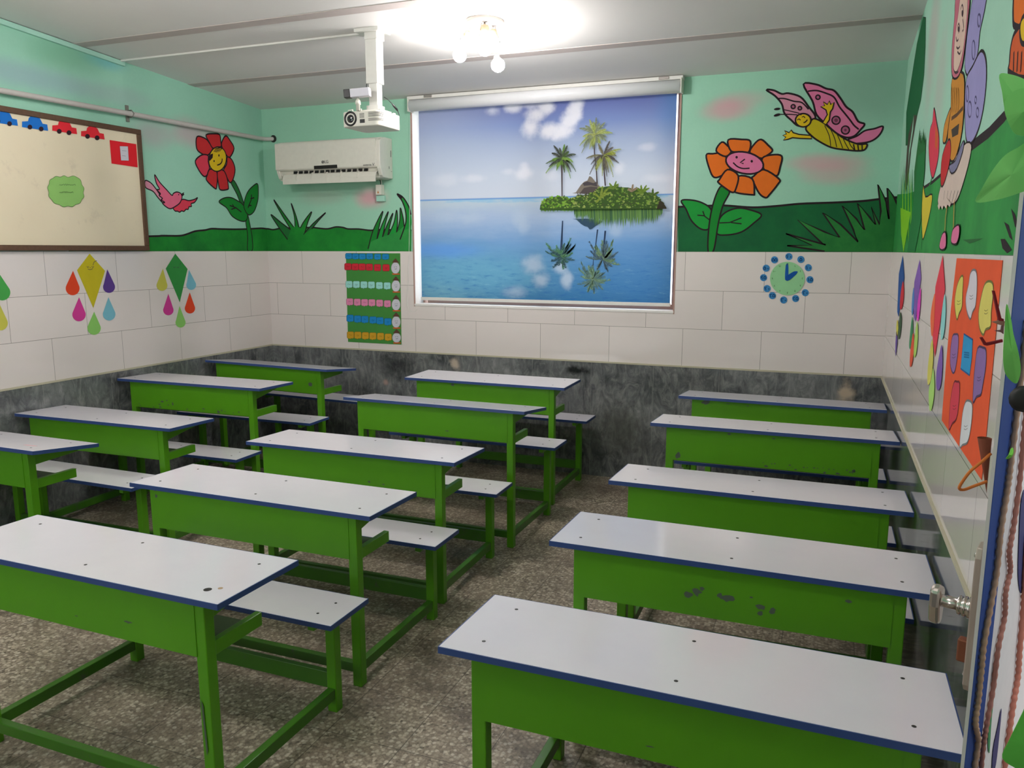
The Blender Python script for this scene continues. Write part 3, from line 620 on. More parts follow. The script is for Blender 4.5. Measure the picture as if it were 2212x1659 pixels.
    for x, y, rx, ry, s in ((880, 1270, 110, 90, .75), (1060, 1290, 70, 60, .85), (1100, 1370, 65, 80, .85), (930, 1370, 90, 70, .75), (760, 1450, 120, 60, .55), (800, 970, 90, 90, .6), (480, 970, 130, 50, .45), (1420, 1050, 60, 80, .4), (820, 1040, 60, 60, .4), (300, 960, 190, 50, .35)): rb(x, y, rx, ry, s)
    sea = blobs(t, wv.outputs[0], sea, [], 4) if False else blobs(t, uv, sea, rc, 9.0, 0.5)
    line = t.math('MULTIPLY', t.smooth(t.math('ABSOLUTE', t.math('SUBTRACT', vn, VH)), .006, .001), 0.75)
    c = t.mix(t.math('GREATER_THAN', vn, VH), sea, sky); c = t.mix(line, c, lin((74, 124, 186)))
    return c
SEASKY = print_mat('printed_sea_and_sky', sea_sky)
_PR = {}
def PR(rgb):
    k = 'print_%02x%02x%02x' % tuple(rgb)
    if k not in _PR: _PR[k] = print_mat(k, lambda t: lin(rgb))
    return _PR[k]
blind = tag(empty('roller_blind', ((BX0 + BX1) / 2, 0, WZ0)), 'roller blind printed with a palm island, hanging over the window', 'blind')
a = Art(BLIND, off=0.0012)
uvl = a.mb.bm.loops.layers.uv.new('UVMap')
f = a.mb.face([BLIND.p((BX0, BZ0), 0), BLIND.p((BX1, BZ0), 0), BLIND.p((BX1, BZ1 + .03), 0), BLIND.p((BX0, BZ1 + .03), 0)], SEASKY)
for l in f.loops: l[uvl].uv = (l.vert.co.x, l.vert.co.z)
rnd = random.Random(3)
GD, GM, GL, GY = (78, 106, 58), (112, 146, 68), (150, 186, 86), (178, 192, 112)
base_y = 1535
def to_reflect(pts, depth=1.0, jit=0.0):
    """mirror a zI outline in the water line, with the wobble of the ripples"""
    out = []
    for x, y in pts:
        yy = base_y + (base_y - y) * depth
        out.append((x - (yy - base_y) * .035 + (rnd.uniform(-1, 1) * jit * min(1, (yy - base_y) / 500)), yy))
    return out
def frond(a, crown, tip, droop, wd, col, refl=False):
    """one feathered palm leaf: a curved rib with leaflets, as a saw-edged outline"""
    cx, cy = crown; tx, ty = tip; mx, my = (cx + tx) / 2, (cy + ty) / 2 - droop
    rib = [((1 - t) ** 2 * cx + 2 * t * (1 - t) * mx + t * t * tx, (1 - t) ** 2 * cy + 2 * t * (1 - t) * my + t * t * ty) for t in [i / 12 for i in range(13)]]
    for i in range(1, 13):
        x, y = rib[i]; px_, py_ = rib[i - 1]; d = Vector((x - px_, y - py_)).normalized(); n = Vector((-d.y, d.x))
        w = (wd * math.sin(math.pi * (i / 13) ** .75) + 7) * 1.25
        for s_ in (1, -1):
            for q in (0.0, .5):
                bx_, by_ = px_ + (x - px_) * q, py_ + (y - py_) * q
                ww = w * rnd.uniform(.75, 1.15); ex = (bx_ + n.x * s_ * ww * .62 + d.x * ww * .75, by_ + n.y * s_ * ww * .62 + d.y * ww * .75 + ww * .42)
                pts = [(bx_ - d.x * 7, by_ - d.y * 7), ex, (bx_ + d.x * 8, by_ + d.y * 8)]
                if refl: pts = to_reflect(pts, .93, 16)
                k_ = rnd.choice((-14, 0, 14)); a.fill(pts, PR(tuple(max(0, min(255, c + k_)) for c in col))); a.off -= a.STEP - 4e-7
    pts = [(x - 3, y) for x, y in rib] + [(x + 3, y + 5) for x, y in rib[::-1]]
    a.fill(to_reflect(pts, .93, 10) if refl else pts, PR(tuple(int(c * .85) for c in col)))
def palm(a, crown, tips, trunk, refl, cols, wd=34):
    tc = (92, 82, 84) if not refl else (66, 84, 110)
    pts = [(x - w, y) for x, y, w in trunk] + [(x + w, y) for x, y, w in trunk[::-1]]
    a.fill(to_reflect(pts, .93, 8) if refl else pts, PR(tc))
    for i, (tx, ty, dr) in enumerate(list(tips) + [((tips[k][0] + tips[k - 1][0]) / 2 * .8 + crown[0] * .2, (tips[k][1] + tips[k - 1][1]) / 2 * .8 + crown[1] * .2, tips[k][2] * .7) for k in range(len(tips))]):
        c = cols[i % len(cols)]
        if refl: c = tuple(int(.62 * q + .38 * b) for q, b in zip(c, (76, 150, 190)))
        frond(a, crown, (tx, ty), dr, wd, c, refl)
HAZE = [(150, 160, 130), (176, 190, 110), (160, 172, 140), (186, 196, 120), (142, 152, 124)]
MIDC = [(136, 132, 104), (120, 116, 110), (170, 180, 88), (110, 106, 102), (180, 190, 110)]
DKC = [(92, 112, 72), (140, 176, 88), (80, 84, 76), (118, 158, 74), (88, 98, 84)]
top_prof = [(70, 1480), (110, 1410), (190, 1370), (300, 1350), (420, 1345), (500, 1380), (560, 1370), (640, 1330), (760, 1330), (840, 1290), (930, 1230), (1040, 1200), (1150, 1190), (1260, 1210), (1380, 1215), (1480, 1240), (1580, 1230), (1660, 1290), (1740, 1290), (1800, 1330), (1850, 1390), (1890, 1440), (1930, 1500)]
def topy(x):
    for (x0, y0), (x1, y1) in zip(top_prof, top_prof[1:]):
        if x0 <= x <= x1: return y0 + (y1 - y0) * (x - x0) / (x1 - x0)
    return 1500
a.z = zI
P1 = ((395, 800), [(150, 860, 60), (150, 1000, 90), (270, 590, 60), (430, 570, 30), (600, 720, 70), (600, 980, 130), (520, 1080, 130), (240, 700, 60), (310, 960, 70), (470, 590, 40), (430, 990, 60)], [(385, 830, 16), (390, 1000, 12), (392, 1350, 8)])
P2 = ((880, 440), [(650, 330, 80), (650, 590, 90), (680, 700, 110), (800, 200, 20), (900, 170, 20), (1030, 240, 40), (1140, 400, 70), (1050, 520, 60), (800, 640, 90), (850, 640, 50), (740, 290, 50), (960, 560, 50)], [(868, 460, 9), (872, 700, 9), (900, 950, 9), (915, 1210, 11)])
P3 = ((1010, 740), [(750, 780, 60), (800, 1020, 110), (900, 960, 60), (1100, 520, 20), (1270, 640, 50), (1200, 740, 60), (1235, 850, 60), (1155, 1060, 150), (1060, 1050, 70), (990, 1040, 40), (930, 560, 20), (1020, 960, 30)], [(1000, 760, 14), (1015, 950, 10), (1035, 1190, 11)])
for refl in (True, False):
    palm(a, *P2[:2], P2[2], refl, HAZE, 40); palm(a, *P3[:2], P3[2], refl, MIDC, 36); palm(a, *P1[:2], P1[2], refl, DKC, 34)
    hut = [(540, 1300), (600, 1285), (670, 1180), (720, 1130), (770, 1110), (800, 1045), (835, 1060), (890, 1130), (985, 1230), (980, 1260), (860, 1290), (740, 1310), (640, 1305)]
    if refl:
        a.fill(to_reflect(hut, .62, 4), PR((70, 96, 116)))
        for x in range(560, 1880, 9):
            h_ = (base_y - topy(x)) * rnd.uniform(.55, .98); c = rnd.choice([GD, GM, GL, (92, 130, 80), (120, 160, 60)])
            a.fill([(x - 9, base_y - 6), (x + 12, base_y - 6), (x + 8, base_y + h_ * .6), (x + rnd.uniform(-6, 6), base_y + h_)], PR(tuple(int(.75 * q + .25 * b) for q, b in zip(c, (80, 130, 150)))))
        for x in range(75, 560, 9): a.fill([(x - 9, base_y), (x + 12, base_y), (x + 3, base_y + rnd.uniform(20, 50))], PR(rnd.choice([(120, 170, 70), (96, 140, 70)])))
    else:
        a.fill(hut, PR((142, 132, 120))); a.fill([(700, 1150), (770, 1125), (860, 1150), (900, 1130), (920, 1200), (820, 1180), (720, 1190)], PR((96, 90, 96))); a.fill([(660, 1300), (720, 1220), (820, 1200), (930, 1210), (985, 1240), (880, 1300), (760, 1312)], PR((104, 96, 96)))
        for x in (622, 664, 755): a.line([(x, 1290), (x, 1400)], .0035, PR((70, 62, 60)))
        a.fill([(62, 1545), (70, 1480)] + top_prof[1:] + [(1948, 1530)], PR(GD))
        for i in range(620):
            x = rnd.uniform(80, 1900); ty = topy(x); y = rnd.uniform(ty - 10, 1515); r = rnd.uniform(9, 24)
            lit = rnd.random() < (.75 if x < 500 else .5)
            c = rnd.choice([GL, (122, 186, 58), GM, (150, 200, 84)] if lit and x < 520 else [GL, GY, GM, (150, 178, 96)] if lit else [GD, (72, 104, 50), (88, 100, 66), GM])
            n = rnd.choice((4, 5, 6)); ph = rnd.random() * 6
            a.fill([(x + r * rnd.uniform(.6, 1.2) * math.cos(ph + 6.283 * k / n), min(1540, y + r * rnd.uniform(.5, .9) * math.sin(ph + 6.283 * k / n))) for k in range(n)], PR(c)); a.off -= a.STEP * .97
        for (cx, cy), tips, c in (((960, 1380), [(860, 1290, 30), (1000, 1190, 20), (1110, 1200, 50), (1120, 1280, 40), (900, 1430, 20)], (160, 180, 84)), ((1160, 1240), [(1100, 1150, 20), (1200, 1120, 10), (1230, 1160, 20), (1090, 1210, 20)], (130, 160, 76)),
                                  ((1580, 1300), [(1500, 1210, 20), (1570, 1180, 10), (1690, 1220, 30), (1650, 1180, 20), (1480, 1290, 20)], (130, 160, 70)), ((1745, 1330), [(1745, 1230, 5), (1830, 1280, 20), (1680, 1290, 20)], (98, 126, 66)), ((1430, 1280), [(1450, 1170, 20), (1510, 1220, 30), (1380, 1230, 20)], (176, 156, 130))):
            for tp in tips: frond(a, (cx, cy), tp[:2], tp[2], 20, c)
        a.fill([(1800, 1535), (1850, 1400), (1900, 1440), (1945, 1510), (1948, 1532)], PR((74, 70, 58)))
a.build('blind_fabric', blind)
mb = MB(); mb.box((BX0 - .004, BY - .012, BZ0 - .025), (BX1 + .004, BY + .010, BZ0), WHITE); mb.build('bottom_bar', blind, bevel=.004, world=True)
mb = MB(); mb.lathe((WX0 + .022, -.05, 2.838), (1, 0, 0), [(0, .0), (0.001, .046), (2.10, .046), (2.101, 0)], mat('white_enamel', (243, 243, 246), 0.2, .5, 0, .02), 28, False); mb.build('roller_tube', blind, world=True)
mb = MB(); mb.box((WX0 + .004, -.075, 2.880), (WX1 + .02, -.001, 2.9045), WHITE); mb.build('mount_rail', blind, bevel=.002, world=True)
for x in (WX0 + .012, WX0 + .022 + 2.102):
    mb = MB(); mb.box((x, -.09, 2.79), (x + .010, -.001, 2.888), CREAMP); mb.build('end_bracket', blind, bevel=.003, world=True)
for x in (1.60, 3.42):
    mb = MB(); mb.box((x, -.082, 2.884), (x + .07, -.0752, 2.902), STEEL); mb.build('clip', blind, bevel=.002, world=True)
mb = MB(); q = [BACK.px(p) for p in ((890, 250), (890, 300), (889, 450), (886, 600), (884, 655), (890, 670), (898, 673), (904, 668))]
mb.tube([BACK.p(catm, .03) for catm in catmull(q, False, 5)], .0016, WHITE, 5); mb.build('pull_cord', blind, world=True)

# ================================================================ whiteboard and the papers on it
BRD = Frame((0.022, 0, 0), (0, -1, 0), (0, 0, 1), (1, 0, 0))
WOOD = mat('dark_wood_frame', (92, 66, 48), 0.55, .4, 0, .35, 60)
bt = NT('old_whiteboard'); g_ = bt.geo(); c_ = bt.mix(bt.noise(g_, 2, 5, .6), lin((228, 214, 184)), lin((240, 227, 198)))
c_ = bt.mix(bt.math('MULTIPLY', bt.smooth(bt.noise(g_, 7, 5, .7), .58, .75), .35), c_, lin((196, 182, 158))); bt.set(c_, .35, .45)
ba0 = BRD.px((311, 400))[0]; bz1 = BRD.px((150, 254))[1]; bz0 = H1 + .004; ba1 = 3.75; fw = .034
board = tag(empty('whiteboard', (0, -(ba0 + ba1) / 2, bz0)), 'cream whiteboard in a dark wooden frame on the left wall', 'whiteboard')
mb = MB(); mb.box((.001, -ba1, bz0 + .01), (.021, -ba0, bz1 - .01), bt.m); mb.build('board_panel', board, world=True)
for nm, p, q in (('frame_rail', (.001, -ba1, bz0), (.034, -ba0 + .0, bz0 + fw)), ('frame_rail', (.001, -ba1, bz1 - fw), (.034, -ba0, bz1)), ('frame_stile', (.001, -ba0 - fw, bz0 + fw), (.034, -ba0, bz1 - fw)), ('frame_stile', (.001, -ba1, bz0 + fw), (.034, -ba1 + fw, bz1 - fw))):
    mb = MB(); mb.box(p, q, WOOD); mb.build(nm, board, bevel=.004, world=True)
zL = zoom(0, 0, 3.687)
CARB, CARR = P((30, 112, 200)), P((222, 44, 56))
car0 = [(175, 968), (222, 965), (228, 940), (250, 922), (285, 925), (318, 945), (338, 985), (375, 992), (382, 1042), (174, 1012)]
def car(dx, dy, s, col, wheels, label, flip=0):
    pts = [((x - 278) * s + 278 + dx, (y - 980) * s + 980 + dy + flip * (x - 278) * .02) for x, y in car0]
    mb, c = sheet(BRD, pts, col, .0012, .0006, zL); o = tag(mb.build('paper_car', None, c), label, 'paper cut-out', 'paper cars along the top of the whiteboard')
    for wx, wy in wheels:
        a_ = Art(BRD, off=.0022, conv=zL); a_.ell((wx, wy), (17, 17), P((52, 30, 40)), 0, .003); a_.build('wheel', o)
car(-241, -40, 1.0, CARB, ((-18, 965), (74, 985)), 'blue paper car cut by the left picture edge')
car(0, 0, 1.0, CARB, ((236, 1012), (326, 1027)), 'blue paper car second from left on the whiteboard')
car(236, 30, .95, CARR, ((470, 1046), (548, 1057)), 'red paper car right of the blue cars')
car(460, 75, .90, CARR, ((695, 1086), (772, 1098)), 'red paper car nearest the red card')
mb, c = sheet(BRD, [(872, 1115), (1083, 1148), (1095, 1333), (888, 1302)], P((222, 34, 46)), .0012, .0006, zL); o = tag(mb.build('paper_card', None, c), 'red paper card with a white slip on the whiteboard', 'card')
a_ = Art(BRD, off=.0022, conv=zL); a_.shape([(952, 1164), (1017, 1166), (1024, 1280), (962, 1278)], P((206, 204, 214)), .002, PENCIL, False); a_.line([(970, 1200), (1005, 1203)], .0015, PENCIL); a_.line([(970, 1240), (1000, 1243)], .0015, PENCIL); a_.build('white_slip', o)
cl_pts = []
cl0 = [(420, 1420), (480, 1410), (540, 1412), (610, 1412), (650, 1470), (662, 1535), (650, 1590), (600, 1630), (540, 1642), (470, 1630), (410, 1590), (388, 1530), (390, 1465)]
for i, p in enumerate(cl0):
    q = cl0[(i + 1) % len(cl0)]; m_ = ((p[0] + q[0]) / 2, (p[1] + q[1]) / 2); v_ = (m_[0] - 525, m_[1] - 1525); k_ = 12 / math.hypot(*v_)
    cl_pts += [p, (m_[0] + v_[0] * k_, m_[1] + v_[1] * k_)]
mb, c = sheet(BRD, cl_pts, P((146, 196, 110)), .0012, .0006, zL, True, 4); o = tag(mb.build('cloud_card', None, c), 'light green cloud shaped card on the whiteboard', 'card')
a_ = Art(BRD, off=.0022, conv=zL); INKG = P((96, 130, 76)); a_.line(cl_pts, .003, INKG, True, True)
for y, xa, xb in ((1475, 470, 600), (1535, 470, 580)):
    for k in range(9):
        x = xa + (xb - xa) * k / 9; a_.line([(x, y + 4 * math.sin(k * 2.1)), (x + 8, y - 7 + 3 * math.cos(k)), (x + 14, y + 3)], .003, INKG, False, True)
a_.build('handwriting', o)

# ================================================================ paper kites and drops
def drop_pts(cx, top, bot, w, n=20, lean=0.0):
    h = bot - top; cy = bot - w / 2 * 1.02; out = [(cx + lean, top)]
    for i in range(n + 1):
        t_ = math.radians(-28 + 236 * i / n); out.append((cx + w / 2 * math.cos(t_), cy + w / 2 * math.sin(t_)))
    return out
zK = zoom(0, 520, 3.687)
COL = dict(red=(220, 70, 36), purple=(92, 62, 140), pink=(206, 62, 146), sky=(122, 186, 204), lime=(140, 200, 104), yellow=(200, 196, 84), green=(70, 160, 76), gold=(196, 182, 36), deep=(52, 142, 66))
def drop(args, col, label, lean=0.0, grp='paper drops around the paper kites'):
    mb, c = sheet(LEFT, drop_pts(*args, lean=lean), P(COL[col]), .0095, .0006, zK); tag(mb.build('paper_drop', None, c), label, 'paper cut-out', grp)
def kite(pts, col, face, label):
    mb, c = sheet(LEFT, pts, P(COL[col]), .0095, .0006, zK); o = tag(mb.build('paper_kite', None, c), label, 'paper kite', 'paper kites on the left wall')
    a_ = Art(LEFT, off=.0106, conv=zK)
    for l in face: a_.line(l, .0035, PENCIL, False, True)
    a_.build('drawn_face', o)
kite([(705, 103), (828, 240), (735, 535), (605, 235)], 'gold', [[(682, 205), (690, 212), (698, 206)], [(720, 205), (730, 212), (738, 205)], [(690, 225), (708, 230), (730, 222)], [(706, 210), (712, 216)], [(732, 195), (740, 170), (762, 158)]], 'yellow paper kite with a drawn face on the left wall')
kite([(1388, 103), (1486, 225), (1424, 490), (1312, 222)], 'deep', [[(1372, 208), (1380, 214), (1388, 208)], [(1402, 208), (1410, 214), (1418, 206)], [(1395, 212), (1398, 217)], [(1424, 195), (1430, 172)]], 'green paper kite with a drawn face on the left wall')
for ar, c_, l_, ln in (((570, 240, 435, 110), 'red', 'orange red paper drop left of the yellow kite', 3), ((860, 228, 416, 95), 'purple', 'purple paper drop right of the yellow kite', -14), ((621, 450, 642, 106), 'pink', 'magenta paper drop below left of the yellow kite', 0), ((861, 450, 636, 100), 'sky', 'pale blue paper drop below right of the yellow kite', -6), ((741, 565, 750, 106), 'lime', 'lime green paper drop under the tip of the yellow kite', 0),
                       ((1282, 222, 400, 86), 'yellow', 'pale yellow paper drop left of the green kite', 8), ((1515, 232, 392, 78), 'sky', 'pale blue paper drop right of the green kite', -18), ((1333, 423, 594, 82), 'pink', 'magenta paper drop below left of the green kite', 0), ((1505, 412, 580, 82), 'red', 'orange red paper drop below right of the green kite', -2), ((1430, 520, 692, 80), 'lime', 'lime green paper drop under the tip of the green kite', -8),
                       ((10, 270, 476, 126), 'green', 'green paper drop cut by the left picture edge', -20), ((-5, 500, 715, 116), 'yellow', 'yellow paper drop cut by the left picture edge', -10)): drop(ar, c_, l_, ln)

# ================================================================ green chart on the back wall
zP = zoom(680, 520, 6.38)
chart_pts = [(437, 170), (1185, 173), (1203, 1430), (468, 1392)]
mb, c = sheet(BACK, chart_pts, P((68, 138, 62)), .0095, .0008, zP); chart = tag(mb.build('wall_chart', None, c), 'green card chart with rows of small cards and gnomes beside the window', 'chart')
ROWS = [((32, 134, 194), [(478, 212), (572, 215), (665, 217), (765, 215), (875, 220), (985, 220)], 92, 76), ((206, 44, 58), [(467, 357), (566, 360), (662, 361), (762, 364), (873, 370), (992, 372)], 94, 92), ((160, 222, 214), [(482, 600), (583, 602), (687, 606), (790, 608), (900, 616), (1007, 620)], 92, 92), ((226, 138, 176), [(492, 840), (595, 845), (697, 850), (797, 852), (903, 858), (1010, 866)], 92, 92), ((30, 134, 200), [(497, 1066), (600, 1076), (700, 1082), (812, 1090), (908, 1100), (1016, 1114)], 96, 92), ((206, 158, 40), [(502, 1298), (603, 1300), (707, 1306), (810, 1312), (916, 1316), (1022, 1326)], 94, 94)]
for ri, (col, pos, w, h) in enumerate(ROWS):
    dk = P([int(x * .62) for x in col])
    for k, (x, y) in enumerate(pos):
        r = 12; pts = [(x - w / 2 + r, y - h / 2), (x + w / 2 - r, y - h / 2), (x + w / 2, y - h / 2 + r), (x + w / 2 + 1, y + h / 2 - r), (x + w / 2 - r, y + h / 2)] + ([(x + 4, y + h / 2), (x - 6, y + h / 2 + 10), (x - 16, y + h / 2)] if ri != 1 else []) + [(x - w / 2 + r, y + h / 2), (x - w / 2, y + h / 2 - r), (x - w / 2, y - h / 2 + r)]
        a_ = Art(BACK, off=.0115, conv=zP); a_.shape(pts, P(col), .0028, dk, False)
        a_.line([(x - 20 + 3 * (k % 3), y + 4), (x - 8, y - 8 + 4 * (k % 2)), (x + 6, y + 4), (x + 20, y - 4)], .0022, dk, False, True); 
        if k % 2: a_.line([(x - 14, y + 16), (x + 12, y + 14)], .002, dk)
        a_.build('paper_card', chart)
for k, (x, y) in enumerate(((1122, 375), (1128, 622), (1130, 880), (1132, 1118), (1137, 1335))):
    a_ = Art(BACK, off=.0118, conv=zP); HAT = P((92, 62, 50)); h_ = 78 if k < 4 else 66
    a_.ell((x, y), (58, h_), P((206, 206, 216)), 0, .003, ink=P((170, 160, 164)))
    a_.line([(x - 18, y - 10), (x - 6, y - 14)], .003, PENCIL); a_.line([(x + 6, y - 14), (x + 20, y - 12)], .003, PENCIL); a_.line([(x - 12, y + 12), (x + 4, y + 16), (x + 18, y + 8)], .003, PENCIL, False, True)
    g_ = a_.build('gnome_figure', chart)
    a_ = Art(BACK, off=.013, conv=zP); a_.fill([(x, y - h_ - 56), (x + 54, y - h_ + 6), (x - 50, y - h_ + 2)], HAT); a_.build('pointed_hat', g_)
    a_ = Art(BACK, off=.0128, conv=zP); a_.fill([(x - 50, y + h_ - 2), (x + 58, y + h_ - 2), (x + 58, y + h_ + 14), (x - 40, y + h_ + 14)], P((206, 92, 46))); a_.build('red_base', g_)

# ================================================================ paper clock
zT = zoom(1620, 535, 12.7625)
cc = (1035, 850)
circ = lambda c, r, n=40, ry=None: [(c[0] + r * math.cos(6.2832 * i / n), c[1] + (ry or r) * math.sin(6.2832 * i / n)) for i in range(n)]
mb, c = sheet(BACK, circ(cc, 478, 56, 462), P((150, 208, 154)), .0095, .003, zT); clock = tag(mb.build('paper_clock', None, c), 'pale green round paper clock face with blue hands', 'clock')
a_ = Art(BACK, off=.0135, conv=zT); a_.fill([(985, 520), (1010, 450), (1045, 430), (1062, 500), (1064, 740), (1058, 870), (1020, 905), (968, 850)], P((26, 92, 170)), True); a_.build('minute_hand', clock)
a_ = Art(BACK, off=.0150, conv=zT); a_.fill([(980, 870), (990, 800), (1060, 745), (1200, 660), (1290, 648), (1315, 662), (1280, 730), (1180, 820), (1090, 890), (1020, 912)], P((18, 82, 160)), True); a_.build('hour_hand', clock)
DIG = {'0': [[(0, .0), (.12, .12), (.2, 0), (.1, -.1), (0, 0)]], '1': [[(-.12, .45), (.0, .2), (.05, -.5)]], '2': [[(.3, .45), (.1, .3), (-.2, .45), (-.2, .2), (.0, -.5)]], '3': [[(.35, .45), (.2, .3), (.05, .45), (-.08, .3), (-.25, .48), (-.2, .1), (-.0, -.5)]],
       '4': [[(.3, .45), (.0, .4), (.1, .15), (-.25, .2), (-.1, -.0), (.1, -.5)], [(-.3, .45), (-.2, 0)]], '5': [[(0, .45), (-.3, .0), (-.28, -.35), (-.08, -.38), (0, -.2), (.1, -.38), (.3, -.35), (.3, 0), (0, .45)]], '6': [[(.25, .45), (-.15, .4), (-.22, .1), (.1, .05), (-.2, -.5)]], '7': [[(-.3, .45), (0, -.45), (.3, .45)]], '8': [[(-.3, -.45), (0, .45), (.3, -.45)]], '9': [[(.1, -.5), (.12, .3), (-.05, .45), (-.2, .3), (-.1, .12), (.1, .15)]]}
def digits(a_, s, c, h, w, m):
    x = c[0] - (len(s) - 1) * h * .38
    for ch in s:
        for l in DIG[ch]: a_.line([(x + px_ * h, c[1] - py_ * h + (h * .12 if ch == '0' else 0)) for px_, py_ in l], w, m)
        x += h * .76
a_ = Art(BACK, off=.0135, conv=zT); DG = P((66, 104, 60))
for k in range(12):
    t_ = math.radians(-90 + 30 * (k + 1)); digits(a_, str(k + 1), (cc[0] + 415 * math.cos(t_), cc[1] + 395 * math.sin(t_)), 46, .0022, DG)
a_.build('hour_numeral', clock)
for k, (x, y) in enumerate(((1405, 325), (1610, 550), (1655, 880), (1525, 1240), (1260, 1400), (930, 1440), (620, 1320), (475, 1125), (378, 825), (450, 565), (680, 335), (1075, 245))):
    mb, c = sheet(BACK, circ((x, y), 98, 24), P((62, 134, 190)), .0095, .001, zT)
    o = tag(mb.build('paper_disc', None, c), 'blue paper number disc at the %s place around the paper clock' % ['one o\'clock', 'two o\'clock', 'three o\'clock', 'four o\'clock', 'five o\'clock', 'six o\'clock', 'seven o\'clock', 'eight o\'clock', 'nine o\'clock', 'ten o\'clock', 'eleven o\'clock', 'twelve o\'clock'][k], 'paper disc', 'blue number discs around the paper clock')
    a_ = Art(BACK, off=.0112, conv=zT); digits(a_, str(5 * (k + 1)), (x, y), 100, .0048, P((16, 60, 110))); a_.build('numeral', o)

# ================================================================ air conditioner
ACX0, ACX1 = .276, 1.268
ac = tag(empty('air_conditioner', ((ACX0 + ACX1) / 2, 0, 2.28)), 'white split air conditioner on the mint back wall', 'air conditioner')
def ext(prof, x0, x1, m, mb=None):
    mb = mb or MB(); mb.prism([(x0, y, z) for y, z in prof], (x1 - x0, 0, 0), m); return mb
ext([(0, 2.607), (-.11, 2.607), (-.165, 2.598), (-.192, 2.578), (-.20, 2.545), (-.20, 2.37), (-.17, 2.365), (-.15, 2.33), (-.15, 2.292), (-.11, 2.286), (0, 2.286)], ACX0 + .03, ACX1 - .03, CREAMP).build('body', ac, bevel=.003, world=True)
for x0, x1 in ((ACX0, ACX0 + .032), (ACX1 - .034, ACX1)):
    ext([(0, 2.604), (-.11, 2.604), (-.16, 2.595), (-.186, 2.576), (-.196, 2.545), (-.197, 2.42), (-.19, 2.36), (-.165, 2.308), (-.14, 2.292), (0, 2.290)], x0, x1, CREAMP).build('side_cheek', ac, bevel=.006, world=True)
ext([(-.2005, 2.588), (-.206, 2.575), (-.2065, 2.38), (-.2005, 2.372)], ACX0 + .004, ACX1 - .036, CREAMP).build('front_panel', ac, bevel=.0025, world=True)
mb = MB()
for i in range(7):
    for x in (.43 + .052 * i, .79 + .052 * i): mb.prism([(x, -.171, 2.338), (x + .034, -.171, 2.338), (x + .042, -.178, 2.362), (x + .008, -.178, 2.362)], (0, .006, 0), DARK)
mb.build('air_outlet', ac, world=True)
v = ext([(-.150, 2.352), (-.186, 2.336), (-.203, 2.300), (-.200, 2.258), (-.196, 2.258), (-.197, 2.300), (-.182, 2.330), (-.150, 2.346)], .342, 1.226, CREAMP).build('swing_louvre', ac, bevel=.0012, world=True)
for x in (.48, .62, .76, .90, 1.06):
    w_ = .010 if abs(x - .76) < .01 else .004
    ext([(-.150, 2.356), (-.19, 2.345), (-.209, 2.30), (-.203, 2.285 if w_ < .008 else 2.262), (-.19, 2.32), (-.15, 2.345)], x, x + w_, CREAMP).build('louvre_rib', v, world=True)
ACF = Frame((0, -.2075, 0), (1, 0, 0), (0, 0, 1), (0, -1, 0)); zV = zoom(560, 280, 6.506)
mb, c = sheet(ACF, [(768, 510), (1094, 492), (1098, 540), (772, 558)], DARK, .0, .001, zV); mb.build('display_window', ac, world=True)
def text(name, body, size, loc, rot, m, parent, align='CENTER', ext_=.0004):
    cu = bpy.data.curves.new(name, 'FONT'); cu.body = body; cu.size = size; cu.align_x = align; cu.align_y = 'CENTER'; cu.extrude = ext_
    cu.materials.append(m); tmp = bpy.data.objects.new('tmp', cu); C.objects.link(tmp)
    me = bpy.data.meshes.new_from_object(tmp.evaluated_get(bpy.context.evaluated_depsgraph_get())); bpy.data.objects.remove(tmp)
    me.name = name; o = link(name, me, parent)
    o.location = Vector(loc) - Vector(parent.location); o.rotation_euler = rot; return o
GREYINK = mat('grey_print', (96, 94, 94), .5)
q = ACF.p(ACF.px(zV([(945, 452)])[0]), .001); text('lettering', 'LG', .032, q, (math.pi / 2, 0, 0), GREYINK, ac)
a_ = Art(ACF, off=.001, conv=zV); a_.ell((895, 455), (20, 21), GREYINK); a_.line([(898, 444), (898, 462), (908, 462)], .0016, CREAMP); a_.ell((888, 448), (3, 3), CREAMP); a_.build('round_emblem', ac)
q = ACF.p(ACF.px(zV([(1520, 500)])[0]), .001); text('lettering', 'INVERTER', .017, q, (math.pi / 2, 0, 0), GREYINK, ac)
q = ACF.p(ACF.px(zV([(1604, 490)])[0]), .001); text('lettering', 'V', .034, q, (math.pi / 2, 0, 0), GREYINK, ac)
SIDE = Frame((ACX1, 0, 0), (0, 1, 0), (0, 0, 1), (1, 0, 0)); a_ = Art(SIDE, off=.001)
a_.fill([(-.03, 2.46), (-.022, 2.46), (-.022, 2.51), (-.03, 2.51)], DARK, raw=True); a_.fill([(-.062, 2.365), (-.054, 2.365), (-.054, 2.385), (-.062, 2.385)], GREYINK, raw=True); a_.fill([(-.03, 2.345), (-.018, 2.345), (-.018, 2.349), (-.03, 2.349)], GREYINK, raw=True); a_.build('side_marking', ac)
db = tag(empty('junction_box', (1.16, 0, 2.15)), 'small white box on the wall under the air conditioner', 'box')
mb = MB(); mb.box((1.134, -.052, 2.165), (1.186, 0, 2.246), CREAMP); mb.build('cover', db, bevel=.004, world=True)
mb = MB(); mb.box((1.124, -.03, 2.115), (1.20, 0, 2.162), MINTT); mb.build('back_plate', db, bevel=.003, world=True)
mb = MB(); mb.prism([(1.150, -.0525, 2.178), (1.166, -.0525, 2.178), (1.158, -.0525, 2.200)], (0, -.0008, 0), P((196, 120, 56))); mb.build('warning_mark', db, world=True)
for x in (1.176, 1.186):
    mb = MB(); mb.tube([(x, -.05, 2.2835), (x + .003, -.045, 2.26), (x - .006, -.03, 2.238)], .003, DARK if x < 1.18 else CREAMP, 6); mb.build('cable', db, world=True)

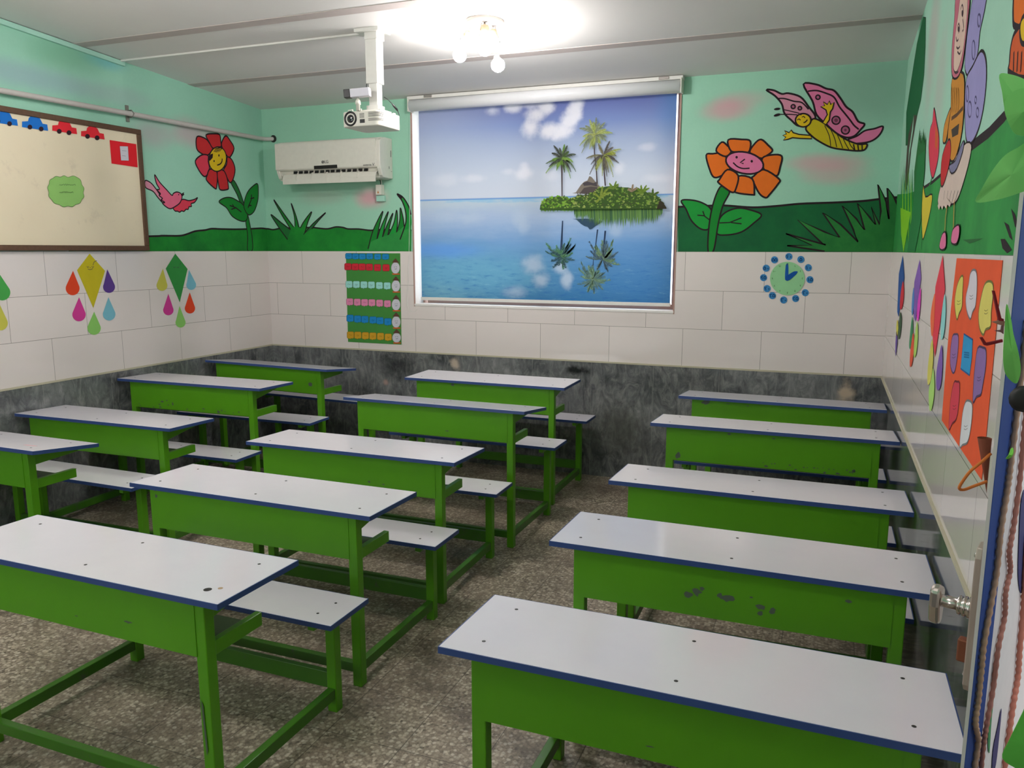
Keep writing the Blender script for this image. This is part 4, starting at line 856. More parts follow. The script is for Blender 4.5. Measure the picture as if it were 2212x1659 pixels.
# ================================================================ pipe along the left wall
pp = tag(empty('water_pipe', (.04, -2.0, 2.65)), 'grey white pipe running along the left wall above the whiteboard', 'pipe')
PIPEM = mat('pipe_grey', (196, 190, 186), .45)
mb = MB(); mb.tube([(.045, -5.5, 2.628), (.045, -2.4, 2.638), (.045, -1.4, 2.650), (.045, -.10, 2.655), (.05, -.045, 2.656), (.075, -.022, 2.656), (.105, -.016, 2.657), (.125, .02, 2.66)], .017, PIPEM, 12); mb.build('tube', pp, world=True)
mb = MB(); mb.lathe((.118, -.004, 2.659), (0, -1, 0), [(0, .03), (.004, .03), (.006, .02)], mat('dark_hole', (40, 44, 40), .8), 16); mb.build('wall_collar', pp, world=True)
for y in (-1.44, -3.3):
    mb = MB(); mb.box((.001, y - .012, 2.60), (.010, y + .012, 2.71), mat('clip_iron', (120, 120, 112), .5)); mb.tube([(.006, y, 2.672), (.045, y, 2.674), (.066, y, 2.652), (.045, y, 2.628), (.006, y, 2.63)], .005, mat('clip_iron', (120, 120, 112), .5), 6); mb.build('pipe_clip', pp, world=True)

# ================================================================ projector on its ceiling pole
PX0, PX1, PY0, PY1, PZ0, PZ1 = 1.826, 2.086, -1.572, -1.312, 2.449, 2.537
pj = tag(empty('projector', ((PX0 + PX1) / 2, (PY0 + PY1) / 2, PZ0)), 'white projector hanging below the ceiling on a square pole', 'projector')
mb = MB(); r_ = .03
def rrect(x0, x1, y0, y1, r, n=5):
    out = []
    for cx, cy, a0 in ((x1 - r, y1 - r, 0), (x0 + r, y1 - r, 90), (x0 + r, y0 + r, 180), (x1 - r, y0 + r, 270)):
        out += [(cx + r * math.cos(math.radians(a0 + 90 * i / n)), cy + r * math.sin(math.radians(a0 + 90 * i / n))) for i in range(n + 1)]
    return out
mb.prism([(x, y, PZ0) for x, y in rrect(PX0, PX1, PY0, PY1, r_)], (0, 0, PZ1 - PZ0), CREAMP); mb.build('housing', pj, bevel=.006, world=True)
lx, lz = PX0 + .062, PZ0 + .046
mb = MB(); mb.lathe((lx, PY0 + .01, lz), (0, -1, 0), [(0, .043), (.013, .043), (.016, .040), (.016, .034), (.006, .030), (.004, .0)], DARK, 32); lens = mb.build('lens', pj, world=True)
gg = mat('lens_glass', (12, 14, 22), .05, .8, 0, 0); mb = MB(); mb.lathe((lx, PY0 - .0005, lz), (0, -1, 0), [(0, .024), (.003, .018), (.0045, .0)], gg, 24); mb.build('lens_glass', lens, world=True)
GR = mat('vent_grey', (96, 94, 90), .6)
for i in range(9):
    if i == 3: continue
    z = PZ0 + .028 + i * .0058
    mb = MB(); pts = [(PX1 - .075, PY0 - .001), (PX1 - r_, PY0 - .001)] + [(PX1 - r_ + (r_ + .001) * math.sin(math.radians(15 * k)), PY0 + r_ - (r_ + .001) * math.cos(math.radians(15 * k))) for k in range(1, 6)] + [(PX1 + .001, PY0 + .045)]
    for (xa, ya), (xb, yb) in zip(pts, pts[1:]): mb.face([(xa, ya, z), (xb, yb, z), (xb, yb, z + .0028), (xa, ya, z + .0028)], GR)
    mb.build('vent_slot', pj, world=True, recalc=False)
for i in range(5):
    mb = MB(); z = PZ0 + .047 + i * .006; mb.box((PX0 + .125, PY0 - .001, z), (PX0 + .157, PY0 + .002, z + .0026), GR); mb.build('vent_slot', pj, world=True)
mb = MB(); mb.box((PX0 + .126, PY0 - .0015, PZ0 + .018), (PX0 + .160, PY0 + .003, PZ0 + .040), DARK); mb.build('sensor_window', pj, bevel=.002, world=True)
for x in (PX0 + .03, PX0 + .09):
    mb = MB(); mb.tube([(x, PY0 + .03, PZ1 - .002), (x, PY0 + .03, PZ1 + .012), (x + .03, PY0 + .03, PZ1 + .014), (x + .032, PY0 + .03, PZ1 - .002)], .0035, CREAMP, 6); mb.build('mount_bracket', pj, world=True)
mb = MB(); mb.lathe((PX1 - .03, PY1 - .04, PZ1 - .002), (0, 0, 1), [(0, .014), (.012, .014), (.016, .008)], CREAMP, 14); mb.build('foot', pj, world=True)
pm = tag(empty('projector_mount', (2.006, -1.475, ceil_z(-1.475))), 'white square pole that holds the projector under the ceiling', 'mount')
MET = mat('white_metal', (224, 222, 216), .35); cz = ceil_z(-1.475)
mb = MB(); mb.box((1.91, -1.545, cz - .014), (2.075, -1.40, cz + .012), MET); mb.build('ceiling_plate', pm, bevel=.003, world=True)
mb = MB(); mb.box((1.965, -1.52, cz - .055), (2.05, -1.43, cz - .013), MET); mb.build('neck', pm, bevel=.003, world=True)
mb = MB(); mb.box((1.966, -1.515, 2.70), (2.044, -1.437, cz - .05), MET); mb.build('upper_pole', pm, bevel=.003, world=True)
mb = MB(); mb.box((1.978, -1.505, 2.57), (2.036, -1.447, 2.705), MET); mb.build('lower_pole', pm, bevel=.003, world=True)
mb = MB(); mb.box((1.93, -1.53, PZ1 + .001), (2.07, -1.40, PZ1 + .012), MET); mb.box((1.965, -1.515, PZ1 + .012), (2.045, -1.437, 2.575), MET); mb.build('base_plate', pm, bevel=.002, world=True)
cmx = tag(empty('sensor_camera', (1.975, -1.56, 2.56)), 'small grey camera with black front above the projector', 'camera')
mb = MB(); d_ = (on_y((805, 195), -1.56) - on_y((765, 203), -1.56)); bx = Vector((1.908, -1.59, 2.633)); d_ = Vector((.112, .03, .008)); up_ = Vector((-.004, 0, .048)); sd = Vector((-.012, .045, 0))
def slab(o, a1, a2, a3, m, mb): mb.hexa([o, o + a1, o + a1 + a2, o + a2, o + a3, o + a1 + a3, o + a1 + a2 + a3, o + a2 + a3], m)
slab(bx - up_ * .5 - sd * .5, d_, sd, up_, mat('silver_grey', (206, 204, 214), .4), mb); mb.build('camera_body', cmx, bevel=.003, world=True)
mb = MB(); slab(bx - up_ * .5 - sd * .5 - d_ * .33, d_ * .34, sd, up_, DARK, mb); mb.build('camera_front', cmx, bevel=.003, world=True)
mb = MB(); mb.lathe((1.945, -1.575, PZ1 + .0005), (0, 0, 1), [(0, .012), (.034, .012), (.035, .017), (.055, .015), (.066, .008), (.078, .006)], CREAMP, 14); mb.build('stand', cmx, world=True)
mb = MB(); mb.tube([(2.045, -1.445, 2.63), (2.06, -1.43, 2.62), (2.078, -1.41, 2.597), (2.085, -1.40, 2.585), (2.095, -1.38, 2.565), (2.096, -1.37, 2.556), (2.085, -1.335, 2.5405)], [.0025, .0025, .0025, .007, .007, .0025, .0025], DARK, 6); tag(mb.build('video_cable'), 'black cable looping from the pole to the projector', 'cable')
mb = MB(); mb.tube([(1.962, -1.49, cz - .06), (1.958, -1.495, 2.85), (1.957, -1.497, 2.74), (1.962, -1.50, 2.70), (1.975, -1.53, 2.655)], .0022, DARK, 6); tag(mb.build('camera_cable'), 'thin black cable down the left side of the pole', 'cable')
mb = MB()
def strip(p, q, w, h, m, mb):
    p, q = Vector(p), Vector(q); d = (q - p).normalized(); s_ = Vector((-d.y, d.x, 0)) * w / 2; u_ = Vector((0, 0, h))
    mb.hexa([p - s_ - u_, q - s_ - u_, q + s_ - u_, p + s_ - u_, p - s_, q - s_, q + s_, p + s_], m)
strip((.02, -1.47, ceil_z(-1.47)), (1.93, -1.47, ceil_z(-1.47)), .016, .012, MET, mb); tag(mb.build('cable_raceway', bevel=.002), 'thin white cable raceway across the ceiling to the projector pole', 'raceway')

# ================================================================ ceiling lamp, and two unseen ones added for fill light
def bulb_mat(name, strength):
    em = NT(name); em.set((1, 1, 1), .5); em.b.inputs['Emission Color'].default_value = (1.0, .955, .94, 1); em.b.inputs['Emission Strength'].default_value = strength; return em.m
EM1, EM2, EM3 = bulb_mat('lit_bulb', BULB), bulb_mat('added_bulb_by_board', BULB * 1.0), bulb_mat('added_bulb_by_door', BULB * 0.6)
SOCK = mat('beige_socket', (150, 134, 108), .5); CHROME = mat('chrome', (210, 208, 206), .15, .5, 1.0, 0)
def ceiling_lamp(cx, cy, label, bulbs, emat):
    z = ceil_z(cy); L = tag(empty('ceiling_lamp', (cx, cy, z)), label, 'ceiling lamp', 'three bulb spot lamps on the ceiling')
    mb = MB(); mb.lathe((cx, cy, z + .008), (0, 0, -1), [(0, .112), (.022, .112), (.028, .104), (.028, .0)], mat('grey_enamel', (150, 144, 138), .4), 36); mb.build('ceiling_plate', L, world=True)
    for bx_, by_, bz_ in bulbs:
        b = Vector((cx + bx_, cy + by_, z + bz_)); root = Vector((cx + bx_ * .55, cy + by_ * .55, z - .028)); d = (b - root).normalized()
        mb = MB(); mb.tube([root + Vector((0, 0, .006)), root + d * .02], .007, CHROME, 8); mb.lathe(root + d * .012, d, [(0, .014), (.005, .024), (.05, .026), (.052, .02)], SOCK, 18); so = mb.build('socket', L, world=True)
        for s_ in (-1, 1):
            sx = d.orthogonal().normalized() * .030 * s_; mb = MB(); mb.tube([root + sx * .6, root + sx + d * .05, root + sx * 1.15 + d * .10], .0025, CHROME, 6); mb.build('wire_arm', so, world=True)
        bs = b; mb = MB(); R_ = .040
        mb.lathe(bs - d * .055, d, [(0, .014), (.010, .015), (.02, .026), (.032, .036), (.048, R_), (.064, .037), (.078, .026), (.086, .012), (.088, .0)], emat, 24); mb.build('bulb', L, world=True)
LB = on_z((1047, 60), 2.965)
def rel(px, y): v = on_y(px, y); return (v.x - LB.x, v.y - LB.y, v.z - ceil_z(LB.y))
ceiling_lamp(LB.x, LB.y, 'lit three bulb ceiling lamp in front of the window', [rel((992, 122), LB.y + .03), rel((1076, 143), LB.y + .04), rel((1047, 108), LB.y - .10)], EM1)
ceiling_lamp(1.45, -3.35, 'added three bulb fill lamp nearer the whiteboard, outside the picture', [(-.15, .02, -.14), (.1, .1, -.17), (.05, -.13, -.15)], EM2)  # unseen lamp added to brighten the left wall and board
ceiling_lamp(3.6, -5.0, 'added three bulb fill lamp nearer the door, outside the picture', [(-.15, .02, -.14), (.1, .1, -.17), (.05, -.13, -.15)], EM3)  # unseen lamp added to brighten the nearest desks on the right

# ================================================================ school desks with their benches
def desk_unit(x, y, rz, tilt, h, label, L=1.2, D=.369, chips=(), extra=None):
    c_, s_ = math.cos(rz), math.sin(rz); Lc = L / 2
    o = tag(empty('school_desk', (x + Lc * c_ - D * s_, y + Lc * s_ + D * c_, 0), rz), label, 'school desk', 'green school desks with attached benches')
    # local frame: u from -Lc to Lc along the desk, v measured from the front edge; the empty stands at v = D
    def bx(name, u0, u1, v0, v1, z0, z1, m, parent=o, bev=.0025):
        mb = MB(); mb.box((u0, v0 - D, z0), (u1, v1 - D, z1), m); return mb.build(name, parent, bevel=bev)
    sh = .425 + (h - .735) * .75; TH = .018; ul = Lc - .10; hb = h - .197; k = .02
    top_z = h - TH
    for s in (-1, 1):
        mb = MB(); u = s * ul
        mb.hexa([(u - k, .052 - D - k, 0), (u + k, .052 - D - k, 0), (u + k, .052 - D + k, 0), (u - k, .052 - D + k, 0), (u - k, .048 - D - k, top_z - .003), (u + k, .048 - D - k, top_z - .003), (u + k, .048 - D + k, top_z - .003), (u - k, .048 - D + k, top_z - .003)], GREEN)
        mb.build('front_leg', o, bevel=.003)
        bx('bench_leg', u - k, u + k, .66, .70, 0, sh - .02, GREEN, bev=.003)
        mb = MB(); uu = u - .006   # bracket carrying the desktop, tapering towards the pupil
        dz = lambda v: -math.sin(tilt) * v
        mb.prism([(uu, .068 - D, top_z - .075), (uu, .31 - D, top_z - .026 + dz(.31)), (uu, .31 - D, top_z - .002 + dz(.31)), (uu, .068 - D, top_z - .002 + dz(.068))], (.012, 0, 0), GREEN); mb.build('desktop_bracket', o, bevel=.0015)
        bx('shelf_rail', u - .012, u + .012, .067, .285, hb - .012, hb + .033, GREEN)
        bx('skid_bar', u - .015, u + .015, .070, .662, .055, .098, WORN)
        bx('bench_bracket', u - .014, u + .014, .55, .755, sh - .045, sh - .018, GREEN)
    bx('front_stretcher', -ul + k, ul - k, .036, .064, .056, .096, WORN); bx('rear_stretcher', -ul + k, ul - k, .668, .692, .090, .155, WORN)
    bx('book_shelf', -ul + .012, ul - .012, .045, .275, hb - .008, hb - .004, SHELF, bev=0)
    mb = MB(); mb.box((-ul + k - .005, .026 - D, hb), (ul - k + .005, .040 - D, top_z - .004), GREEN)
    for cu, cz_, r_, sx in chips:      # bare metal where paint has flaked
        n = 9; rr = random.Random(int(cu * 1000 + cz_ * 77)); mb.face([(cu - Lc + sx * r_ * math.cos(6.283 * i / n) * rr.uniform(.55, 1.3), .0254 - D, cz_ + r_ * math.sin(6.283 * i / n) * rr.uniform(.55, 1.3)) for i in range(n)][::-1], CHIP)
    mb.build('front_panel', o, recalc=False)
    def slab_top(name, v0, v1, z, pz, ang):
        t_ = empty(name, (0, v0 - D, z)) if False else None
        mb = MB(); mb.box((-Lc + .002, .002, -TH + .001), (Lc - .002, v1 - v0 - .002, 0), TOP); t_ = mb.build(name, o, bevel=.0008, seg=1); t_.location = (0, v0 - D, z); t_.rotation_euler = (-ang, 0, 0)
        mb = MB(); w = v1 - v0
        for a, b in (((-Lc, -.001, -TH - .0005), (Lc, .0022, -.0008)), ((-Lc, w - .0022, -TH - .0005), (Lc, w + .001, -.0008)), ((-Lc - .001, .0022, -TH - .0005), (-Lc + .0022, w - .0022, -.0008)), ((Lc - .0022, .0022, -TH - .0005), (Lc + .001, w - .0022, -.0008))): mb.box(a, b, BLUE)
        mb.build('edge_band', t_)
        for u in (-ul, 0, ul):
            for v in (.07, w - .075):
                mb = MB(); mb.lathe((u + rnd.uniform(-.012, .012), v + rnd.uniform(-.006, .006), -.001), (0, 0, 1), [(0, .0052), (.0016, .0052), (.0019, .003)], SCREW, 10); mb.build('screw', t_)
        return t_
    tp = slab_top('desktop', 0, D, h, 0, tilt); st = slab_top('bench_seat', .53, .775, sh, 0, 0.0)
    if extra: extra(o, tp, Lc, D, h)
    return o
def ink_mark(o, tp, Lc, D, h):
    mb = MB(); mb.prism([(Lc - .20, .10, .0004), (Lc - .13, .108, .0004), (Lc - .12, .115, .0004), (Lc - .19, .112, .0004)], (0, 0, .0003), P((226, 150, 156))); mb.build('pink_stain', tp)
def extra_holes(o, tp, Lc, D, h):
    mb = MB(); ul = Lc - .10
    mb.prism([(ul - .012, .0270 - D, .40), (ul - .005, .0270 - D, .385), (ul + .001, .0278 - D, .24), (ul - .004, .0278 - D, .22), (ul - .008, .0275 - D, .30)], (0, -.0006, 0), CHIP); mb.build('paint_chip', o)
    for u, v, r_, m in ((Lc - .10, .070, .0125, SCREW), (Lc - .072, .092, .0075, P((176, 150, 120)))):
        mb = MB(); mb.lathe((u, v, -.001), (0, 0, 1), [(0, r_), (.0015, r_)], m, 14); mb.build('worn_hole', tp)
rr_ = random.Random(5)
def low_chips(hb, n, u0=.15, u1=1.05): return [(rr_.uniform(u0, u1), hb + rr_.uniform(.004, .03), rr_.uniform(.002, .006), rr_.uniform(1, 2.2)) for _ in range(n)]
LL, DL = 1.193, .357
desk_unit(.041, -.884, -.069, .106, .866, 'school desk deepest in the left corner, its white top seen edge on', LL, DL, [(1.02, .735, .018, 1.0), (.42, .70, .003, 1)])
desk_unit(.040, -1.735, .019, .030, .845, 'school desk second from the back along the left wall, black scratches on its panel', LL, DL, [(.36, .70, .007, 2), (.45, .692, .012, .7), (.40, .71, .004, 2), (.83, .662, .010, 1), (.86, .672, .006, 1)] + low_chips(.65, 14))
desk_unit(.039, -2.505, .019, .034, .743, 'school desk third from the back along the left wall', LL, DL)
desk_unit(.03, -3.285, -.010, .120, .806, 'school desk cut by the left picture edge, pink ink stain on top', LL, DL, extra=ink_mark)
desk_unit(1.815, -.856, -.004, -.010, .827, 'rearmost school desk of the middle row, nearest the window', chips=[(.37, .792, .010, 1.6), (.46, .785, .003, 1)])
desk_unit(1.851, -1.693, -.011, .111, .830, 'middle row school desk second from the window, its top sloping away', chips=[(.7, .67, .003, 4)])
desk_unit(1.808, -2.543, .012, .037, .736, 'middle row school desk with a lamp reflection on its white top', chips=[(.72, .585, .006, 1.6), (.8, .58, .003, 3)])
desk_unit(1.841, -3.330, -.003, .024, .733, 'middle row school desk directly behind the nearest left one', chips=[(.118, .68, .009, .9), (.115, .705, .005, 1.5)])
desk_unit(1.844, -4.140, -.009, .014, .735, 'nearest school desk at lower left, its bench and skids in full view', chips=[(.82, .60, .004, 4), (.60, .58, .002, 4)], extra=extra_holes)
desk_unit(3.763, -.848, -.021, .071, .825, 'rearmost school desk against the right wall', W - 3.763 - .03 if False else 1.19, chips=[(.17, .79, .014, 1.4), (.145, .785, .008, 1), (.3, .79, .003, 4), (.42, .785, .003, 3)])
desk_unit(3.769, -1.727, .008, .067, .830, 'right row school desk second from the back, flaked paint along its panel', 1.19, chips=[(.145, .655, .014, .9), (.15, .665, .012, 1), (.40, .795, .007, 1.4), (.62, .79, .004, 2), (1.0, .66, .008, 1.1)] + low_chips(.633, 22, .55, 1.0))
desk_unit(3.763, -2.561, .005, .054, .743, 'right row school desk third from the back', 1.19)
desk_unit(3.761, -3.350, -.004, .029, .744, 'right row school desk second nearest, grey flakes on its panel', 1.19, chips=[(.50, .63, .014, 1.0), (.47, .617, .010, 1.6), (.515, .645, .008, 1), (.60, .625, .013, 1.5), (.575, .628, .010, 1), (.70, .612, .010, 1.5), (.735, .605, .012, .9), (.70, .592, .008, 1.1), (.67, .64, .003, 2), (.95, .675, .005, 2)])
desk_unit(3.720, -4.112, -.009, .033, .720, 'nearest school desk at lower right, beside the open door', chips=[(.55, .56, .002, 5)])

# ================================================================ things on the right wall
zF = zoom(1880, 520, 2.861); zG = zoom(2050, 760, 3.951); zH = zoom(2080, 420, 4.606)
RW = Frame((W - .0085, 0, 0), (0, -1, 0), (0, 0, 1), (-1, 0, 0))
def rsheet(pts, col, name, label, cat, grp=None, off=.001, smooth=False, n=4):
    mb, c = sheet(RW, pts, P(col), off, .0006, zF, smooth, n); return tag(mb.build(name, None, c), label, cat, grp)
GK = 'paper kites on the right wall'; GDp = 'paper drops on the right wall'
rsheet([(202, 92), (212, 230), (176, 470), (168, 440), (178, 205)], (36, 84, 150), 'paper_kite', 'dark blue paper kite on the right wall, farthest from the door', 'paper kite', GK)
rsheet([(205, 250), (210, 330), (200, 410), (186, 420), (190, 330)], (206, 50, 60), 'paper_drop', 'red paper drop beside the dark blue kite', 'paper cut-out', GDp, .0018, True)
rsheet([(188, 440), (196, 500), (186, 590), (176, 605), (178, 520)], (70, 96, 70), 'paper_drop', 'dark green paper drop below the dark blue kite', 'paper cut-out', GDp, .0018, True)
rsheet([(170, 490), (176, 540), (168, 590), (163, 570), (164, 520)], (214, 206, 90), 'paper_drop', 'yellow paper drop below the dark blue kite', 'paper cut-out', GDp, .0018, True)
rsheet([(166, 560), (169, 620), (160, 708), (157, 690), (159, 610)], (110, 86, 160), 'paper_drop', 'thin purple paper drop lowest under the dark blue kite', 'paper cut-out', GDp, .0018, True)
rsheet([(307, 118), (316, 230), (280, 500), (270, 470), (274, 255)], (132, 96, 176), 'paper_kite', 'purple paper kite between the blue and the red kites', 'paper kite', GK)
rsheet([(314, 290), (312, 400), (300, 495), (290, 470), (298, 370)], (222, 70, 190), 'paper_drop', 'magenta paper drop beside the purple kite', 'paper cut-out', GDp, .0018, True)
rsheet([(272, 290), (274, 380), (264, 460), (258, 430), (263, 340)], (84, 130, 190), 'paper_drop', 'blue paper drop beside the purple kite', 'paper cut-out', GDp, .0018, True)
rsheet([(262, 470), (266, 560), (252, 665), (243, 650), (250, 560)], (70, 140, 96), 'paper_drop', 'green paper drop below the purple kite', 'paper cut-out', GDp, .0018, True)
rsheet([(292, 500), (297, 590), (286, 700), (272, 715), (276, 610)], (180, 214, 110), 'paper_drop', 'lime paper drop below the purple kite', 'paper cut-out', GDp, .0018, True)
rsheet([(268, 570), (273, 660), (260, 765), (247, 770), (252, 670)], (226, 92, 64), 'paper_drop', 'orange paper drop lowest under the purple kite', 'paper cut-out', GDp, .0018, True)
rsheet([(450, 92), (464, 300), (402, 718), (388, 600), (405, 285)], (224, 66, 82), 'paper_kite', 'large red paper kite beside the orange banner', 'paper kite', GK)
rsheet([(404, 330), (400, 470), (392, 570), (382, 585), (376, 480), (388, 380)], (238, 112, 72), 'paper_drop', 'orange paper drop left of the large red kite', 'paper cut-out', GDp, .0018, True)
rsheet([(464, 330), (470, 440), (458, 580), (440, 605), (444, 470)], (150, 214, 214), 'paper_drop', 'pale blue paper drop right of the large red kite', 'paper cut-out', GDp, .0018, True)
rsheet([(386, 610), (392, 730), (378, 860), (358, 885), (362, 760)], (214, 206, 100), 'paper_drop', 'yellow paper drop below left of the large red kite', 'paper cut-out', GDp, .0018, True)
rsheet([(446, 645), (450, 770), (438, 900), (416, 920), (412, 830), (428, 720)], (128, 96, 176), 'paper_drop', 'purple paper drop below right of the large red kite', 'paper cut-out', GDp, .0018, True)
rsheet([(394, 790), (400, 920), (386, 1030), (370, 1045), (366, 930), (382, 850)], (176, 220, 120), 'paper_drop', 'lime paper drop lowest under the large red kite', 'paper cut-out', GDp, .0018, True)
ban = rsheet([(536, 108), (820, 121), (716, 1230), (690, 1480), (443, 1110), (470, 760), (500, 420)], (232, 92, 52), 'paper_banner', 'orange pointed paper banner with coloured cards on the right wall', 'banner', None, .0004)
for pts, col in (([(562, 225), (578, 225), (574, 320), (570, 410), (552, 450), (540, 488), (530, 440), (526, 370), (540, 280)], (222, 212, 104)), ([(622, 205), (640, 180), (660, 195), (664, 280), (655, 400), (636, 440), (622, 485), (600, 430), (595, 350), (612, 270)], (220, 214, 222)), ([(712, 270), (740, 250), (762, 268), (764, 330), (752, 440), (748, 530), (718, 548), (702, 582), (680, 540), (674, 450), (690, 350)], (222, 210, 110)),
                 ([(512, 590), (530, 578), (548, 590), (545, 690), (528, 800), (512, 815), (498, 760), (500, 670)], (150, 110, 170)), ([(668, 665), (700, 660), (720, 680), (718, 780), (700, 890), (688, 950), (660, 965), (640, 1000), (642, 900), (650, 790)], (140, 110, 168)), ([(520, 880), (540, 872), (556, 884), (552, 1000), (536, 1100), (510, 1130), (490, 1165), (498, 1000)], (212, 66, 84)), ([(592, 1000), (610, 988), (634, 1010), (632, 1100), (618, 1200), (602, 1250), (575, 1262), (556, 1275), (566, 1150), (576, 1060)], (220, 222, 226))):
    a_ = Art(RW, off=.0018, conv=zF); a_.shape(pts, P(col), .006, P([int(c * .55) for c in col]), True, n=3)
    cx_ = sum(p[0] for p in pts) / len(pts); cy_ = sum(p[1] for p in pts) / len(pts)
    for k in range(2): a_.line([(cx_ - 12, cy_ + 14 + 20 * k), (cx_ - 2, cy_ + 20 + 18 * k), (cx_ + 10, cy_ + 12 + 18 * k)], .0022, P([int(c * .7) for c in col]), False, True)
    a_.build('paper_cloud', ban)
a_ = Art(RW, off=.0018, conv=zF); a_.shape([(582, 576), (637, 612), (632, 720), (618, 832), (562, 790), (572, 690)], P((50, 152, 206)), .005, P((40, 90, 150)), False)
for k in range(3): a_.line([(584, 690 + 14 * k), (616, 694 + 14 * k)], .004, P((30, 110, 160)))
a_.build('paper_cloud', ban)

# ================================================================ the open door
E0 = Vector((4.8356, -4.5438, 0)); H0 = Vector((5.100, -3.870, 0)); dd = (H0 - E0).normalized(); nn = Vector((dd.y, -dd.x, 0))     # outer face looks along nn
DW = (H0 - E0).length; DH = 2.06; TD = .006
DOOR = Frame(E0, dd, (0, 0, 1), nn)
DBLUE = mat('blue_door_paint', (52, 76, 142), .8, .15); DWHITE = mat('white_door_panel', (226, 220, 222), .5); DEDGE = mat('pale_door_edge', (206, 202, 200), .4)
door = struct(empty('door_1', (0, 0, 0)))
def dbox(name, a0, a1, b0, b1, n0, n1, m, parent, bev=0.0):
    mb = MB(); mb.hexa([DOOR.p((a, b), n) for b in (b0, b1) for a, n in ((a0, n0), (a1, n0), (a1, n1), (a0, n1))], m); return mb.build(name, parent, bevel=bev)
dbox('door_leaf', 0, DW, .012, DH, -TD, -.001, DEDGE, door)
for a0, a1, b0, b1 in ((0, .10, .012, DH), (DW - .10, DW, .012, DH), (.10, DW - .10, .012, .13), (.10, DW - .10, DH - .12, DH)): dbox('door_stile', a0, a1, b0, b1, -.001, 0.0, DBLUE, door)
dbox('door_panel', .10, DW - .10, .13, DH - .12, -.001, -.0004, DWHITE, door)
FR_ = mat('blue_door_frame', (70, 90, 140), .45)
fr = struct(empty('trim_10', (W, (DY0 + DY1) / 2, 0)))
for nm, a, b in (('door_jamb', (W + .002, DY0 - .03, 0), (W + .15, DY0, DZ)), ('door_jamb', (W + .002, DY1, 0), (W + .15, DY1 + .03, DZ)), ('door_head', (W + .002, DY1 + .03, DZ - .03), (W + .15, DY0 - .03, DZ))):
    mb = MB(); mb.box(a, b, FR_); mb.build(nm, fr, bevel=.002, world=True)
# lock on the inner face
lock = tag(empty('door_lock', tuple(E0 + Vector((0, 0, 1.18)))), 'chrome lock plate with a turning knob on the open door', 'lock')
LK = Frame(E0 - nn * TD, dd, (0, 0, 1), -nn); LO = Vector(lock.location)
def lk_done(mb, name, parent=lock, bev=0.0):
    o = mb.build(name, None, bevel=bev)
    for v in o.data.vertices: v.co -= LO
    o.parent = parent; return o
mb = MB(); zt, zb_ = 1.298, 1.066; pl = [(.004, zb_ + .012), (.012, zb_), (.046, zb_), (.052, zb_ + .012), (.052, zt - .02), (.046, zt - .004), (.028, zt), (.010, zt - .004), (.004, zt - .02)]
mb.prism([LK.p(a, .0005) for a in pl], -nn * .0095, mat('dull_plate_metal', (186, 168, 158), .38, .5, .45)); lk_done(mb, 'lock_plate', bev=.002)
for a, z in ((.026, zt - .022), (.026, zb_ + .020)):
    mb = MB(); mb.lathe(LK.p((a, z), .009), -nn, [(0, .006), (.003, .006), (.006, .003), (.0063, 0)], STEEL, 12); lk_done(mb, 'screw')
kz = on_plane((2062, 1288), E0, nn).z; kz = 1.192
mb = MB(); mb.lathe(LK.p((.026, kz), .009), -nn, [(0, .016), (.006, .017), (.008, .013), (.010, .016), (.013, .016), (.015, .012), (.017, .015), (.020, .015), (.022, .010), (.044, .0095), (.046, .012)], STEEL, 20); lk_done(mb, 'knob_shaft')
mb = MB(); mb.prism([LK.p(a, .052) for a in ((.012, kz + .018), (.026, kz + .025), (.040, kz + .018), (.042, kz - .008), (.036, kz - .036), (.026, kz - .041), (.016, kz - .036), (.010, kz - .008))], -nn * .016, STEEL); lk_done(mb, 'turning_knob', bev=.005)
mb = MB(); mb.prism([LK.p(a, .009) for a in ((.018, 1.105), (.034, 1.105), (.034, 1.142), (.018, 1.142))], -nn * .016, mat('rusty_brass', (140, 84, 62), .5, .4, .5)); lk_done(mb, 'key_guard', bev=.003)
# yarn, stems and leaves glued to the outer face
zX = zoom(1990, 1380, 5.946); zY = zoom(1990, 1150, 6.635)
def yarn(pts, r, col, label, conv=zF, grp='yarn strands glued on the door'):
    q = [DOOR.px(p) for p in conv(pts)]; mb = MB(); q = catmull(q, False, 16)
    pts3 = [DOOR.p(a, r + .0005) for i, a in enumerate(q)]
    k = P(col, .95); mb.tube(pts3, [r * (1 + .16 * math.sin(i * 1.5)) for i in range(len(pts3))], k, 7); c = pts3[len(pts3) // 2]
    o = mb.build('yarn_strand', None, c); tag(o, label, 'yarn', grp); return o
zN = lambda pts: pts
yarn([(2212, 690), (2200, 800), (2188, 900), (2176, 1000), (2168, 1060), (2155, 1140), (2146, 1230), (2132, 1310), (2118, 1390), (2112, 1450), (2106, 1510), (2100, 1560), (2106, 1600), (2096, 1670)], .0042, (208, 168, 144), 'tan yarn strand next to the blue door edge', zN)
yarn([(2212, 870), (2204, 950), (2196, 1040), (2184, 1130), (2174, 1190), (2176, 1230), (2166, 1280), (2164, 1330), (2150, 1400), (2140, 1480), (2126, 1560), (2118, 1610), (2112, 1670)], .0038, (192, 132, 118), 'reddish brown yarn strand second from the door edge', zN)
yarn([(2212, 1150), (2206, 1250), (2204, 1310), (2196, 1400), (2192, 1460), (2182, 1520), (2172, 1590), (2162, 1670)], .0046, (194, 124, 106), 'thick red brown yarn strand nearest the right picture edge', zN)
